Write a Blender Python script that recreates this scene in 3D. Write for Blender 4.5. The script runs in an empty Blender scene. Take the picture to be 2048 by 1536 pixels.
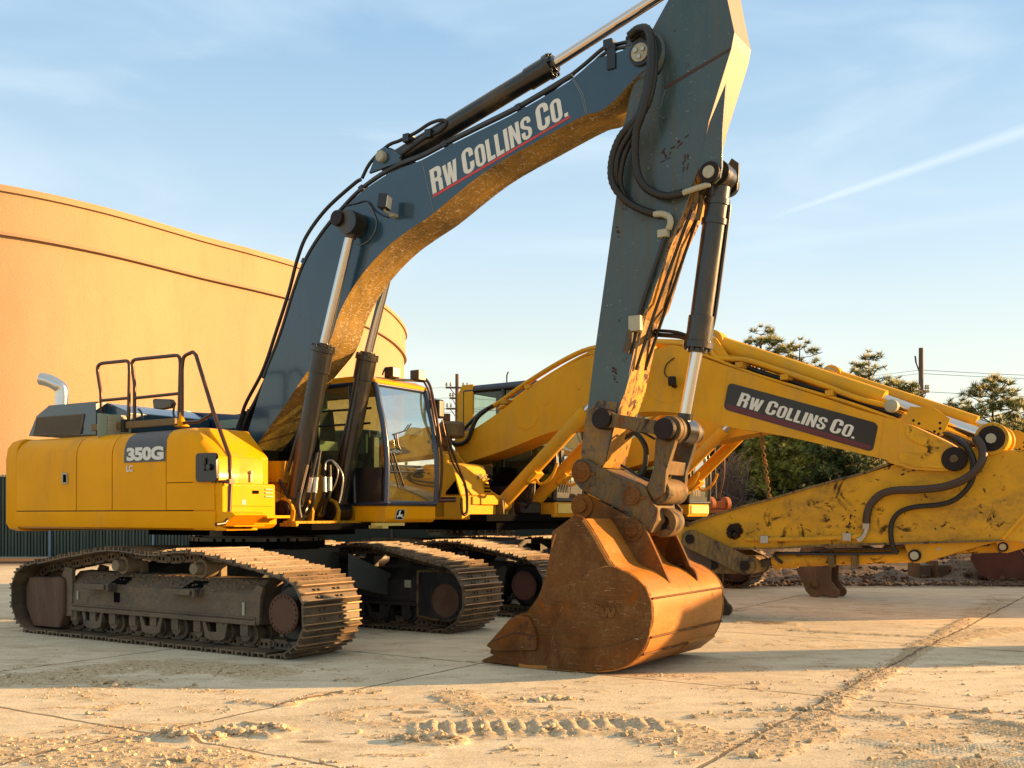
import bpy, bmesh, math, random
import numpy as np
from mathutils import Vector, Matrix
from mathutils.geometry import tessellate_polygon
S = bpy.context.scene
COL = S.collection
# ---------------------------------------------------------------- camera
F, CX, HY, H = 2066.0, 1024.0, 1029.0, 1.405      # focal (px of 2048), centre, horizon row, eye height
cam = bpy.data.objects.new("camera", bpy.data.cameras.new("camera"))
COL.objects.link(cam); S.camera = cam
cam.location = (0, 0, H); cam.rotation_euler = (math.pi/2, 0, 0)
cam.data.sensor_width = 36; cam.data.lens = 36*F/2048
cam.data.shift_y = (HY-768)/2048; cam.data.clip_end = 3000; cam.data.clip_start = .1
# ---------------------------------------------------------------- world, sun, exposure
SUN_AZ, SUN_EL = math.radians(81.5), math.radians(13.0)
world = bpy.data.worlds.new("World"); S.world = world; world.use_nodes = True
wt = world.node_tree; wt.nodes.clear()
def wn(t, **k):
    n = wt.nodes.new(t)
    for a, b in k.items(): setattr(n, a, b)
    return n
sky = wn("ShaderNodeTexSky", sky_type='NISHITA'); sky.sun_disc = False
sky.sun_elevation = SUN_EL; sky.sun_rotation = SUN_AZ; sky.altitude = 200
sky.air_density = 1.0; sky.dust_density = .6; sky.ozone_density = 1.0
bg = wn("ShaderNodeBackground"); bg.inputs[1].default_value = .057
wout = wn("ShaderNodeOutputWorld")
tc = wn("ShaderNodeTexCoord")
def wmath(op, a, b=None, c=None, clamp=False):
    n = wn("ShaderNodeMath", operation=op); n.use_clamp = clamp
    for i, v in enumerate((a, b, c)):
        if v is None: continue
        if isinstance(v, (int, float)): n.inputs[i].default_value = v
        else: wt.links.new(v, n.inputs[i])
    return n.outputs[0]
def wdot(v):
    n = wn("ShaderNodeVectorMath", operation='DOT_PRODUCT'); wt.links.new(tc.outputs['Generated'], n.inputs[0])
    n.inputs[1].default_value = v; return n.outputs['Value']
def pdir(px, py): return Vector(((px-CX)/F, 1, (HY-py)/F)).normalized()
mp = wn("ShaderNodeMapping"); mp.inputs['Scale'].default_value = (1.6, 1.2, 7.0); mp.inputs['Rotation'].default_value = (0, .10, 0)
wt.links.new(tc.outputs['Generated'], mp.inputs[0])
ns = wn("ShaderNodeTexNoise"); ns.inputs['Scale'].default_value = 1.7; ns.inputs['Detail'].default_value = 5; ns.inputs['Roughness'].default_value = .5; ns.inputs['Distortion'].default_value = .8
wt.links.new(mp.outputs[0], ns.inputs['Vector'])
cr = wn("ShaderNodeMapRange"); cr.interpolation_type = 'SMOOTHSTEP'
cr.inputs[1].default_value = .42; cr.inputs[2].default_value = .70; cr.inputs[3].default_value = 0; cr.inputs[4].default_value = .62
wt.links.new(ns.outputs[0], cr.inputs[0])
def band(pa, pb, w, soft, lo_dir=None, lo=None, hi=None, amp=.3):
    n = pdir(*pa).cross(pdir(*pb)).normalized()
    d = wmath('ABSOLUTE', wdot(n))
    along = wdot((pdir(*pb)-pdir(*pa)).normalized())
    wid = wmath('MULTIPLY_ADD', along, w[1], w[0])
    m = wmath('SUBTRACT', 1, wmath('DIVIDE', d, wid), clamp=True)
    m = wmath('SMOOTH_MIN', m, 1.0, .2)
    e = wn("ShaderNodeMapRange"); e.interpolation_type = 'SMOOTHSTEP'; e.inputs[1].default_value = lo; e.inputs[2].default_value = hi
    wt.links.new(along, e.inputs[0])
    return wmath('MULTIPLY', wmath('MULTIPLY', m, e.outputs[0]), amp)
an = (pdir(2048, 262)-pdir(1540, 436)).normalized()
a0, a1 = an.dot(pdir(1500, 440)), an.dot(pdir(1700, 380))
con = band((1540, 436), (2048, 262), (.005, .022), 0, lo=a0, hi=a1, amp=1.0)
con2 = band((1480, 500), (2048, 420), (.010, .010), 0, lo=a0-.1, hi=a1, amp=.35)
fac = wmath('ADD', wmath('ADD', cr.outputs[0], con), con2, clamp=True)
sc = wn("ShaderNodeVectorMath", operation='SCALE'); sc.inputs['Scale'].default_value = 1.0
wt.links.new(sky.outputs[0], sc.inputs[0])
mx = wn("ShaderNodeMix", data_type='RGBA', blend_type='MIX')
wt.links.new(fac, mx.inputs[0]); wt.links.new(sc.outputs[0], mx.inputs[6]); 
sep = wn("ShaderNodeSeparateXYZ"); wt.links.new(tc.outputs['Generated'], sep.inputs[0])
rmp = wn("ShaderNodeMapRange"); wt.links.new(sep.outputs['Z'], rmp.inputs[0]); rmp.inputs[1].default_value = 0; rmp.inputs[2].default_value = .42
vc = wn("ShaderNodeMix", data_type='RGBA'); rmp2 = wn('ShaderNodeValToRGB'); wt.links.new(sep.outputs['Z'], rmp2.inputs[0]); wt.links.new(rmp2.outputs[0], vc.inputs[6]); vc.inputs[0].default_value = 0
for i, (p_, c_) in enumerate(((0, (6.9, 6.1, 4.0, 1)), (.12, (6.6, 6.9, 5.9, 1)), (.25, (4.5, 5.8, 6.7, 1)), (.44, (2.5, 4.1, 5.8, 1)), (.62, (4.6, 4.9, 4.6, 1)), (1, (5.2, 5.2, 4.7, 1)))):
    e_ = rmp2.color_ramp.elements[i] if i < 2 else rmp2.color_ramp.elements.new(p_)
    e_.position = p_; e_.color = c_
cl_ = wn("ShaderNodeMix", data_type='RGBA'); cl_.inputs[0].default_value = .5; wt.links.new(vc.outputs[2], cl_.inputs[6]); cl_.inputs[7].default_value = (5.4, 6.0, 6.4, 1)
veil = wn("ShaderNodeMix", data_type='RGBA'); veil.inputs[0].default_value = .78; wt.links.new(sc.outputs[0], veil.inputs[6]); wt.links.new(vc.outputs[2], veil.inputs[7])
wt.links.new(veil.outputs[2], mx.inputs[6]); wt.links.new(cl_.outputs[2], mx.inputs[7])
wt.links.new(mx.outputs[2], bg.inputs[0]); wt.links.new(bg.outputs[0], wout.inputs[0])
sd = Vector((math.sin(SUN_AZ)*math.cos(SUN_EL), math.cos(SUN_AZ)*math.cos(SUN_EL), math.sin(SUN_EL)))
sun = bpy.data.objects.new("sun", bpy.data.lights.new("sun", 'SUN')); COL.objects.link(sun)
sun.rotation_euler = sd.to_track_quat('Z', 'Y').to_euler(); sun.location = (30, 5, 12)
sun.data.energy = 5.0; sun.data.angle = math.radians(.6); sun.data.color = (1, .57, .22)
S.view_settings.view_transform = 'Standard'; S.view_settings.look = 'None'; S.view_settings.exposure = 1.5; S.view_settings.gamma = 1
S.render.engine = 'CYCLES'
# ---------------------------------------------------------------- projection helpers
class Frame:                       # a machine's own axes: s forward, t to its left (away from us), z up
    def __init__(f, ox, oy, u=(.839, -.544)):
        f.o = Vector((ox, oy)); f.u = Vector(u).normalized(); f.v = Vector((-f.u.y, f.u.x))
        f.ang = math.atan2(f.u.y, f.u.x)
    def P(f, t, px, py):            # where the sight line through a pixel meets the plane t
        k = (px-CX)/F; a = f.o+f.v*t
        s = (k*a.y-a.x)/(f.u.x-k*f.u.y); Y = a.y+s*f.u.y
        return s, H+(HY-py)*Y/F
    def L(f, t, pts): return [f.P(t, *p) for p in pts]
    def D(f, s, px, py):            # same on the plane s = const -> (t, z)
        k = (px-CX)/F; a = f.o+f.u*s
        t = (k*a.y-a.x)/(f.v.x-k*f.v.y); Y = a.y+t*f.v.y
        return t, H+(HY-py)*Y/F
def at(px, py, Y): return Vector(((px-CX)*Y/F, Y, H+(HY-py)*Y/F))
def gnd(px, py): Y = H*F/(py-HY); return Vector(((px-CX)*Y/F, Y, 0))
# ---------------------------------------------------------------- mesh builder
def catmull(pts, n=6):
    pts = [Vector(p) for p in pts]; out = []
    for i in range(len(pts)-1):
        p0 = pts[max(i-1, 0)]; p1 = pts[i]; p2 = pts[i+1]; p3 = pts[min(i+2, len(pts)-1)]
        for k in range(n):
            t = k/n
            out.append(.5*((2*p1)+(p2-p0)*t+(2*p0-5*p1+4*p2-p3)*t*t+(3*p1-p0-3*p2+p3)*t**3))
    return out+[pts[-1]]
class MB:
    def __init__(s): s.v = []; s.f = []; s.m = []; s.mi = 0; s.g = []; s.fk = []; s.fs = []
    def add(s, vs, fs):
        b = len(s.v); s.v += [tuple(v) for v in vs]; s.f += [tuple(b+i for i in f) for f in fs]; s.m += [s.mi]*len(fs); s.g.append((b, len(s.v), len(s.f)-len(fs), len(s.f))); s.fk += [len(vs)//2]*len(fs); s.fs += [b]*len(fs); return s
    def box(s, c, d, rot=None, taper=1):
        x, y, z = d[0]/2, d[1]/2, d[2]/2
        vs = [Vector((a*x*(taper if k > 0 else 1), b*y*(taper if k > 0 else 1), k*z)) for k in (-1, 1) for b in (-1, 1) for a in (-1, 1)]
        if rot is not None: vs = [rot @ v for v in vs]
        c = Vector(c); vs = [v+c for v in vs]
        return s.add(vs, [(0, 2, 3, 1), (4, 5, 7, 6), (0, 1, 5, 4), (2, 6, 7, 3), (0, 4, 6, 2), (1, 3, 7, 5)])
    def prism(s, prof, t0, t1, f=lambda a, t, b: (a, t, b), caps=True):
        n = len(prof); vs = [f(a, t0, b) for a, b in prof]+[f(a, t1, b) for a, b in prof]
        fs = [(i, (i+1) % n, n+(i+1) % n, n+i) for i in range(n)]
        if caps:
            tri = tessellate_polygon([[Vector((a, b, 0)) for a, b in prof]])
            fs += [tuple(t) for t in tri]+[tuple(n+i for i in reversed(t)) for t in tri]
        return s.add(vs, fs)
    def sweep(s, prof, s0, s1): return s.prism(prof, s0, s1, f=lambda a, t, b: (t, a, b))   # profile in (t,z), along s
    def ring(s, c, ax, r0, r1, h, n=24):     # flat washer of thickness h
        c = Vector(c); ax = Vector(ax).normalized(); p = ax.orthogonal().normalized(); q = ax.cross(p); vs = []
        for (r, o) in ((r0, -h/2), (r1, -h/2), (r1, h/2), (r0, h/2)):
            for i in range(n):
                a = 2*math.pi*i/n; vs.append(c+ax*o+(p*math.cos(a)+q*math.sin(a))*r)
        return s.add(vs, [(k*n+i, k*n+(i+1) % n, ((k+1) % 4)*n+(i+1) % n, ((k+1) % 4)*n+i) for k in range(4) for i in range(n)])
    def cyl(s, p0, p1, r, r1=None, n=20): return s.tube([p0, p1], [r, r if r1 is None else r1], n, smooth=False)
    def tube(s, pts, r, n=10, smooth=True, sub=6, corr=0):
        pts = [Vector(p) for p in pts]
        if smooth and len(pts) > 2: pts2 = catmull(pts, sub)
        else: pts2 = pts
        if isinstance(r, (list, tuple)):
            rr = list(r) if len(r) == len(pts2) else [r[min(int(i*len(r)/len(pts2)), len(r)-1)] for i in range(len(pts2))]
        else: rr = [r]*len(pts2)
        if corr: rr = [x*(1+corr*(i % 2)) for i, x in enumerate(rr)]
        d0 = (pts2[1]-pts2[0]).normalized(); p = d0.orthogonal().normalized(); vs = []; m = len(pts2)
        for i, c in enumerate(pts2):
            d = (pts2[min(i+1, m-1)]-pts2[max(i-1, 0)]).normalized(); p = (p-d*p.dot(d)).normalized(); q = d.cross(p)
            for k in range(n):
                a = 2*math.pi*k/n; vs.append(c+(p*math.cos(a)+q*math.sin(a))*rr[i])
        fs = [(i*n+k, i*n+(k+1) % n, (i+1)*n+(k+1) % n, (i+1)*n+k) for i in range(m-1) for k in range(n)]
        fs += [tuple(range(n-1, -1, -1)), tuple((m-1)*n+k for k in range(n))]
        return s.add(vs, fs)
    def lathe(s, c, ax, prof, n=28):          # prof: list of (offset along axis, radius)
        c = Vector(c); ax = Vector(ax).normalized(); p = ax.orthogonal().normalized(); q = ax.cross(p); vs = []
        for o, r in prof:
            for i in range(n):
                a = 2*math.pi*i/n; vs.append(c+ax*o+(p*math.cos(a)+q*math.sin(a))*r)
        m = len(prof); fs = [(k*n+i, k*n+(i+1) % n, (k+1)*n+(i+1) % n, (k+1)*n+i) for k in range(m-1) for i in range(n)]
        fs += [tuple(range(n-1, -1, -1)), tuple((m-1)*n+i for i in range(n))]
        return s.add(vs, fs)
    def loft(s, rows, close=False, cap=False):
        n = len(rows[0]); vs = [v for r in rows for v in r]; fs = []
        for i in range(len(rows)-1):
            for k in range(n if close else n-1): fs.append((i*n+k, i*n+(k+1) % n, (i+1)*n+(k+1) % n, (i+1)*n+k))
        if cap: fs += [tuple(range(n)), tuple((len(rows)-1)*n+i for i in range(n))]
        return s.add(vs, fs)
KEEP = set("track_chain chain_link caked_mud side_grille front_grille company_lettering model_number model_suffix maker_emblem foot_loom paint_chip badge_deer slat_panel ring_bolt".split())
def clusters(mb):
    """separate pieces: add() calls whose boxes do not touch"""
    n = len(mb.g); bx = []
    for (a, b, c, d) in mb.g:
        v = np.array(mb.v[a:b]); bx.append((v.min(0)-.012, v.max(0)+.012))
    par = list(range(n))
    def find(i):
        while par[i] != i: par[i] = par[par[i]]; i = par[i]
        return i
    for i in range(n):
        for j in range(i):
            if (bx[i][0] <= bx[j][1]).all() and (bx[j][0] <= bx[i][1]).all(): par[find(i)] = find(j)
    out = {}
    for i in range(n): out.setdefault(find(i), []).append(i)
    return list(out.values())
def part(name, mb, mats, parent=None, bevel=0, smooth=35, label=None, fix=True, solid=0):
    if name not in KEEP and 1 < len(mb.g) <= 90:
        cl = clusters(mb)
        if 1 < len(cl) <= 30:
            cl.sort(key=lambda c: -sum(mb.g[i][1]-mb.g[i][0] for i in c)); first = None
            for c in cl:
                k = MB()
                for i in c:
                    a, b, e, f = mb.g[i]; off = len(k.v)-a; k.v += mb.v[a:b]; k.f += [tuple(x+off for x in q) for q in mb.f[e:f]]; k.m += mb.m[e:f]
                o = part(name, k, mats, parent, bevel, smooth, label, fix, solid); first = first or o
            return first
    me = bpy.data.meshes.new(name); me.from_pydata(mb.v, [], mb.f)
    mats = mats if isinstance(mats, (list, tuple)) else [mats]
    for m in mats: me.materials.append(m)
    me.polygons.foreach_set('material_index', mb.m)
    if fix:
        b = bmesh.new(); b.from_mesh(me); bmesh.ops.recalc_face_normals(b, faces=b.faces); b.to_mesh(me); b.free()
    me.polygons.foreach_set('use_smooth', [True]*len(me.polygons))
    me.set_sharp_from_angle(angle=math.radians(smooth)); me.update()
    o = bpy.data.objects.new(name, me); COL.objects.link(o)
    if parent is not None: o.parent = parent
    if solid: md = o.modifiers.new("solid", 'SOLIDIFY'); md.thickness = solid; md = o.modifiers.new("edges", 'EDGE_SPLIT'); md.split_angle = math.radians(50)
    if bevel:
        md = o.modifiers.new("bevel", 'BEVEL'); md.width = bevel; md.segments = 2; md.limit_method = 'ANGLE'; md.angle_limit = math.radians(32); md.harden_normals = True
    if label: o['label'] = label
    return o
def thing(name, label, cat, loc=(0, 0, 0), rz=0, group=None):
    o = bpy.data.objects.new(name, None); COL.objects.link(o); o.location = loc; o.rotation_euler = (0, 0, rz)
    o['label'] = label; o['category'] = cat
    if group: o['group'] = group
    return o
def tag(o, label, cat, group=None, kind=None):
    if label: o['label'] = label
    if cat: o['category'] = cat
    if group: o['group'] = group
    if kind: o['kind'] = kind
    return o
def dup(o, parent=None):
    c = o.copy(); COL.objects.link(c); c.parent = parent
    for ch in list(o.children): dup(ch, c)
    return c
# ---------------------------------------------------------------- materials
def lin(c): return tuple(((x/12.92) if x <= .04045 else ((x+.055)/1.055)**2.4) for x in c)
MATS = {}
class NT:
    def __init__(s, name):
        s.m = bpy.data.materials.new(name); s.m.use_nodes = True; s.t = s.m.node_tree; s.t.nodes.clear()
        s.out = s.n("ShaderNodeOutputMaterial"); s.b = s.n("ShaderNodeBsdfPrincipled"); s.l(s.b.outputs[0], s.out.inputs[0])
        s.tc = s.n("ShaderNodeTexCoord"); s.co = s.tc.outputs['Object']
    def n(s, t, **k):
        x = s.t.nodes.new(t)
        for a, b in k.items(): setattr(x, a, b)
        return x
    def l(s, a, b): s.t.links.new(a, b)
    def val(s, sock, v):
        if hasattr(v, 'is_output') or isinstance(v, bpy.types.NodeSocket): s.l(v, sock)
        elif isinstance(v, (tuple, list)) and len(v) == 3 and sock.type == 'RGBA': sock.default_value = (*v, 1)
        else: sock.default_value = v
    def math(s, op, a, b=0., c=0., clamp=False):
        x = s.n("ShaderNodeMath", operation=op); x.use_clamp = clamp
        for i, v in enumerate((a, b, c)): s.val(x.inputs[i], v)
        return x.outputs[0]
    def noise(s, scale, detail=4, rough=.55, dist=0, stretch=(1, 1, 1), co=None, off=0):
        mp = s.n("ShaderNodeMapping"); s.l(co or s.co, mp.inputs[0]); mp.inputs['Scale'].default_value = stretch; mp.inputs['Location'].default_value = (off, off*.7, off*.3)
        x = s.n("ShaderNodeTexNoise"); s.l(mp.outputs[0], x.inputs['Vector'])
        x.inputs['Scale'].default_value = scale; x.inputs['Detail'].default_value = detail; x.inputs['Roughness'].default_value = rough; x.inputs['Distortion'].default_value = dist
        return x.outputs[0]
    def ramp(s, v, lo, hi, a=0., b=1., smooth=True):
        x = s.n("ShaderNodeMapRange"); x.interpolation_type = 'SMOOTHSTEP' if smooth else 'LINEAR'
        s.val(x.inputs[0], v)
        for i, q in enumerate((lo, hi, a, b)): s.val(x.inputs[i+1], q)
        return x.outputs[0]
    def mix(s, f, a, b, mode='MIX'):
        x = s.n("ShaderNodeMix", data_type='RGBA', blend_type=mode); s.val(x.inputs[0], f); s.val(x.inputs[6], a); s.val(x.inputs[7], b)
        return x.outputs[2]
    def bump(s, h, strength=.3, dist=.01):
        x = s.n("ShaderNodeBump"); x.inputs['Strength'].default_value = strength; x.inputs['Distance'].default_value = dist; s.l(h, x.inputs['Height'])
        s.l(x.outputs[0], s.b.inputs['Normal'])
    def set(s, **k):
        names = dict(color='Base Color', rough='Roughness', metal='Metallic', coat='Coat Weight', coatr='Coat Roughness', spec='Specular IOR Level', alpha='Alpha', trans='Transmission Weight', ior='IOR', emit='Emission Color', estr='Emission Strength')
        for a, v in k.items(): s.val(s.b.inputs[names[a]], v)
def paint(name, base, rough=.35, spec=.5, coat=.3, dirt=(.16, .12, .07), dirt_amt=.25, wear=(.10, .05, .03), wear_amt=.15, scratch=0., grime=0., var=.12, bumpy=.15, streak=(1, 1, .25), wear_scale=9, metal=0, lines=0, lstretch=(.6, 1, 9), stain=None):
    g = NT(name)
    n1 = g.noise(1.3, 5, .6, .3)
    c = g.mix(g.ramp(n1, .3, .7, 0, 1), tuple(x*(1-var) for x in base), tuple(min(1, x*(1+var)) for x in base))
    nd = g.noise(2.4, 7, .66, .4, streak, off=3)
    dm = g.ramp(nd, .62-dirt_amt*.55, .80-dirt_amt*.3, 0, min(1., .35+dirt_amt))
    fine = g.noise(38, 5, .7, 0, streak, off=9)
    dm = g.math('MULTIPLY', dm, g.ramp(fine, .3, .62, .35, 1))
    c = g.mix(dm, c, dirt)
    if wear_amt > 0:
        nw = g.noise(wear_scale, 8, .72, .6, (1, 1, .6), off=17)
        wm = g.ramp(nw, .70-wear_amt*.28, .735-wear_amt*.24, 0, 1)
        c = g.mix(wm, c, g.mix(g.noise(30, 4, .6), tuple(x*.5 for x in wear), tuple(x*1.5 for x in wear)))
    else: wm = 0.
    if scratch > 0:
        ns_ = g.noise(22, 3, .5, 1.2, (1, 1, 5), off=31)
        sm = g.ramp(ns_, .72-scratch*.1, .74-scratch*.09, 0, .8)
        c = g.mix(sm, c, (.55, .50, .38))
    if stain:
        sm2 = g.ramp(g.noise(1.1, 5, .6, .8, (1, 1, .8), off=71), .48, .66, 0, .85); sm2 = g.math('MULTIPLY', sm2, g.ramp(g.noise(9, 6, .75, .3, (1, 1, .25), off=77), .3, .6, .3, 1)); c = g.mix(sm2, c, stain)
    if lines > 0:
        for k_ in range(2):
            ln = g.noise(3.2+2*k_, 2, .5, .35, lstretch, off=61+9*k_); gate = g.ramp(g.noise(4, 4, .6, 0, (1, 1, 1), off=81+5*k_), .45, .6, 0, lines)
            c = g.mix(g.math('MULTIPLY', g.ramp(g.math('ABSOLUTE', g.math('SUBTRACT', ln, .5+.06*k_)), 0, .006, 1, 0), gate), c, (.50, .36, .20) if k_ == 0 else (.03, .02, .012))
    if grime > 0:
        ng = g.noise(3.2, 8, .7, 1., off=51)
        gm = g.ramp(ng, .60-grime*.3, .68-grime*.2, 0, .92)
        c = g.mix(gm, c, (.018, .014, .012))
    g.set(spec=spec)
    g.set(color=c, rough=g.ramp(g.math('ADD', dm, wm), 0, 1, rough, .8), coat=coat, coatr=.08, metal=metal)
    if coat > 0: g.l(g.ramp(g.math('ADD', dm, wm), 0, .8, coat, 0), g.b.inputs['Coat Weight'])
    h = g.math('ADD', g.math('MULTIPLY', fine, .5), g.math('MULTIPLY', g.noise(6, 3), 1.))
    if bumpy: g.bump(h, bumpy, .006)
    MATS[name] = g.m; return g.m
def simple(name, col, rough=.6, metal=0., spec=.5, nscale=0, var=.3, bumpy=0):
    g = NT(name)
    c = col
    if nscale:
        n = g.noise(nscale, 6, .65); c = g.mix(n, tuple(x*(1-var) for x in col), tuple(min(1, x*(1+var)) for x in col))
        if bumpy: g.bump(g.noise(nscale*2.5, 6, .7), bumpy, .01)
    g.set(color=c, rough=rough, metal=metal, spec=spec); MATS[name] = g.m; return g.m
YJ = paint("glossy yellow paint", (.78, .335, .004), .32, coat=.08, spec=.03, dirt=(.34, .22, .08), dirt_amt=.24, wear_amt=0, var=.05, bumpy=.03)
YJD = paint("dusty yellow paint", (.78, .37, .0), .45, coat=.03, spec=.1, dirt=(.10, .07, .03), dirt_amt=.5, wear_amt=.15, var=.12)
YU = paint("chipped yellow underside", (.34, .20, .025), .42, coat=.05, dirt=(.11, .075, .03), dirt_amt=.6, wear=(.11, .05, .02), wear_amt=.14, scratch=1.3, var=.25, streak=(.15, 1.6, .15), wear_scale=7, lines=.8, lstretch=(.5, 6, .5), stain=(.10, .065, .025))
YC = paint("matt yellow paint", (.68, .335, .022), .48, coat=.0, spec=.05, dirt=(.46, .28, .07), dirt_amt=.36, wear=(.07, .03, .02), wear_amt=.10, var=.08, bumpy=.06)
YCS = paint("worn yellow paint", (.62, .325, .025), .5, coat=.02, spec=.08, dirt=(.17, .11, .05), dirt_amt=.35, wear=(.05, .022, .016), wear_amt=.36, grime=.12, var=.1, bumpy=.12, wear_scale=5, streak=(.5, 1, .8))
YCG = paint("grimy yellow steel", (.34, .19, .03), .6, coat=0, dirt=(.10, .075, .04), dirt_amt=.75, wear=(.05, .03, .02), wear_amt=.3, grime=.3, var=.15, bumpy=.3)
SL = paint("slate grey gloss paint", (.020, .052, .082), .20, coat=.4, dirt=(.075, .085, .075), dirt_amt=.14, wear=(.045, .022, .016), wear_amt=0, var=.1, bumpy=.02, streak=(1, 1, .15))
SLA = paint("slate grey worn paint", (.026, .052, .056), .28, coat=.25, dirt=(.085, .085, .062), dirt_amt=.42, wear=(.035, .012, .01), wear_amt=.16, scratch=0.05, var=.15, bumpy=.05, streak=(1, 1, .12))
SLW = paint("slate grey paint flaking to yellow", (.045, .06, .07), .5, coat=.05, dirt=(.27, .14, .02), dirt_amt=.62, wear=(.035, .02, .014), wear_amt=.42, grime=.22, var=.2, bumpy=.3, streak=(1, 1, .4), wear_scale=6)
ARMF = paint("yellow paint blistered with rust", (.56, .26, .02), .5, coat=.05, dirt=(.08, .065, .04), dirt_amt=.5, wear=(.04, .012, .006), wear_amt=.62, grime=.2, var=.25, bumpy=.45, streak=(1, 1, .5), wear_scale=7)
TIP = simple("polished grouser edge", (.42, .25, .12), .38, .3, .5, 14, .35)
RUST = paint("brown rusted steel", (.095, .036, .009), .6, coat=.0, spec=.12, dirt=(.185, .095, .035), dirt_amt=.5, wear=(.22, .062, .005), wear_amt=.42, scratch=.04, var=.28, bumpy=.4, wear_scale=2.2, streak=(1, 1, .6), lines=.55, stain=(.22, .065, .005))
RUSTO = paint("polished orange rust", (.38, .145, .02), .42, coat=.1, spec=.3, dirt=(.40, .19, .05), dirt_amt=.4, wear=(.24, .08, .015), wear_amt=.35, scratch=.1, var=.2, bumpy=.25, wear_scale=3, streak=(1, .2, 1), lines=.5, lstretch=(1, .5, 8), stain=(.46, .19, .03))
RUSTD = paint("dark red rust", (.075, .025, .016), .8, coat=0, dirt=(.12, .06, .035), dirt_amt=.3, wear_amt=.2, var=.25, bumpy=.4)
LINK = paint("greasy grey steel", (.045, .040, .033), .45, coat=.02, spec=.3, dirt=(.20, .12, .035), dirt_amt=.55, wear=(.15, .055, .012), wear_amt=.55, grime=.25, var=.2, bumpy=.3)
GREASE = simple("caked black grease", (.012, .006, .005), .4, 0, .25, 16, .8, 1.0)
TRK = paint("dusty track steel", (.085, .062, .040), .5, coat=0, dirt=(.24, .155, .08), dirt_amt=.42, wear=(.13, .06, .03), wear_amt=.35, var=.2, bumpy=.35, streak=(1, 1, 1))
TRF = paint("muddy track frame", (.062, .046, .034), .65, coat=0, dirt=(.17, .12, .072), dirt_amt=.75, wear=(.03, .032, .045), wear_amt=.40, var=.25, bumpy=.5, streak=(.7, 1, 1.2), wear_scale=3)
TRB = paint("black track frame paint", (.007, .008, .013), .45, coat=.05, dirt=(.06, .045, .03), dirt_amt=.4, wear=(.15, .13, .10), wear_amt=.07, var=.2, bumpy=.25)
BLK = paint("black enamel", (.007, .008, .010), .35, coat=.1, dirt=(.03, .022, .016), dirt_amt=.2, wear_amt=0, var=.2, bumpy=.05)
NAVY = paint("navy enamel", (.018, .032, .075), .25, coat=.3, dirt=(.06, .06, .05), dirt_amt=.12, wear_amt=0, var=.15, bumpy=.03)
CYL = paint("black cylinder paint with dust", (.008, .009, .010), .28, coat=.25, dirt=(.12, .08, .035), dirt_amt=.3, wear=(.18, .14, .08), wear_amt=.05, var=.1, bumpy=.04, streak=(1, 1, .3))
HOSE = simple("rubber hose", (.007, .0065, .006), .45, 0, .5, 40, .4, .3)
DARK = simple("deep dark interior", (.005, .005, .005), .9, 0, .03)
CHROME = simple("chrome rod", (.62, .60, .58), .16, 1.)
STEEL = simple("zinc fitting", (.42, .41, .36), .38, .85, .5, 30, .3, .2)
CREAM = simple("pale painted fitting", (.36, .34, .24), .5, 0, .5, 40, .25, .2)
BRONZE = simple("bronze painted handrail", (.075, .035, .016), .32, .3)
WHITE = simple("off white lettering", (.66, .66, .60), .5, 0, .4, 60, .06)
RED = simple("red stripe", (.55, .035, .03), .45)
MARO = simple("maroon stripe", (.10, .012, .018), .4)
SIGN = simple("brown black sign panel", (.013, .010, .010), .3, 0, .5, 3, .4)
GREY = simple("grey decal", (.065, .058, .055), .4)
LAMP = simple("lamp lens", (.75, .72, .6), .12, 0, .8)
SEAT = simple("grey seat fabric", (.05, .055, .05), .8)
PALE = simple("pale green printed panel", (.26, .32, .24), .6)
def glass(name, col, mixf, tint):
    g = NT(name); g.t.nodes.remove(g.b)
    tr = g.n("ShaderNodeBsdfTransparent"); tr.inputs[0].default_value = (*tint, 1)
    gl = g.n("ShaderNodeBsdfGlossy"); gl.inputs[0].default_value = (*col, 1); gl.inputs[1].default_value = .02
    df = g.n("ShaderNodeBsdfDiffuse"); df.inputs[0].default_value = (.16, .17, .12, 1)
    fr = g.n("ShaderNodeFresnel"); fr.inputs[0].default_value = 1.5
    m1 = g.n("ShaderNodeMixShader"); g.l(g.math('MULTIPLY_ADD', fr.outputs[0], .65, mixf, clamp=True), m1.inputs[0]); g.l(tr.outputs[0], m1.inputs[1]); g.l(gl.outputs[0], m1.inputs[2])
    m2 = g.n("ShaderNodeMixShader"); g.l(g.ramp(g.noise(3, 6, .7), .35, .75, .05, .30), m2.inputs[0]); g.l(m1.outputs[0], m2.inputs[1]); g.l(df.outputs[0], m2.inputs[2])
    g.l(m2.outputs[0], g.out.inputs[0]); return g.m
GLASS = glass("tinted cab glass", (.9, .95, .9), .02, (.52, .62, .50))
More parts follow.
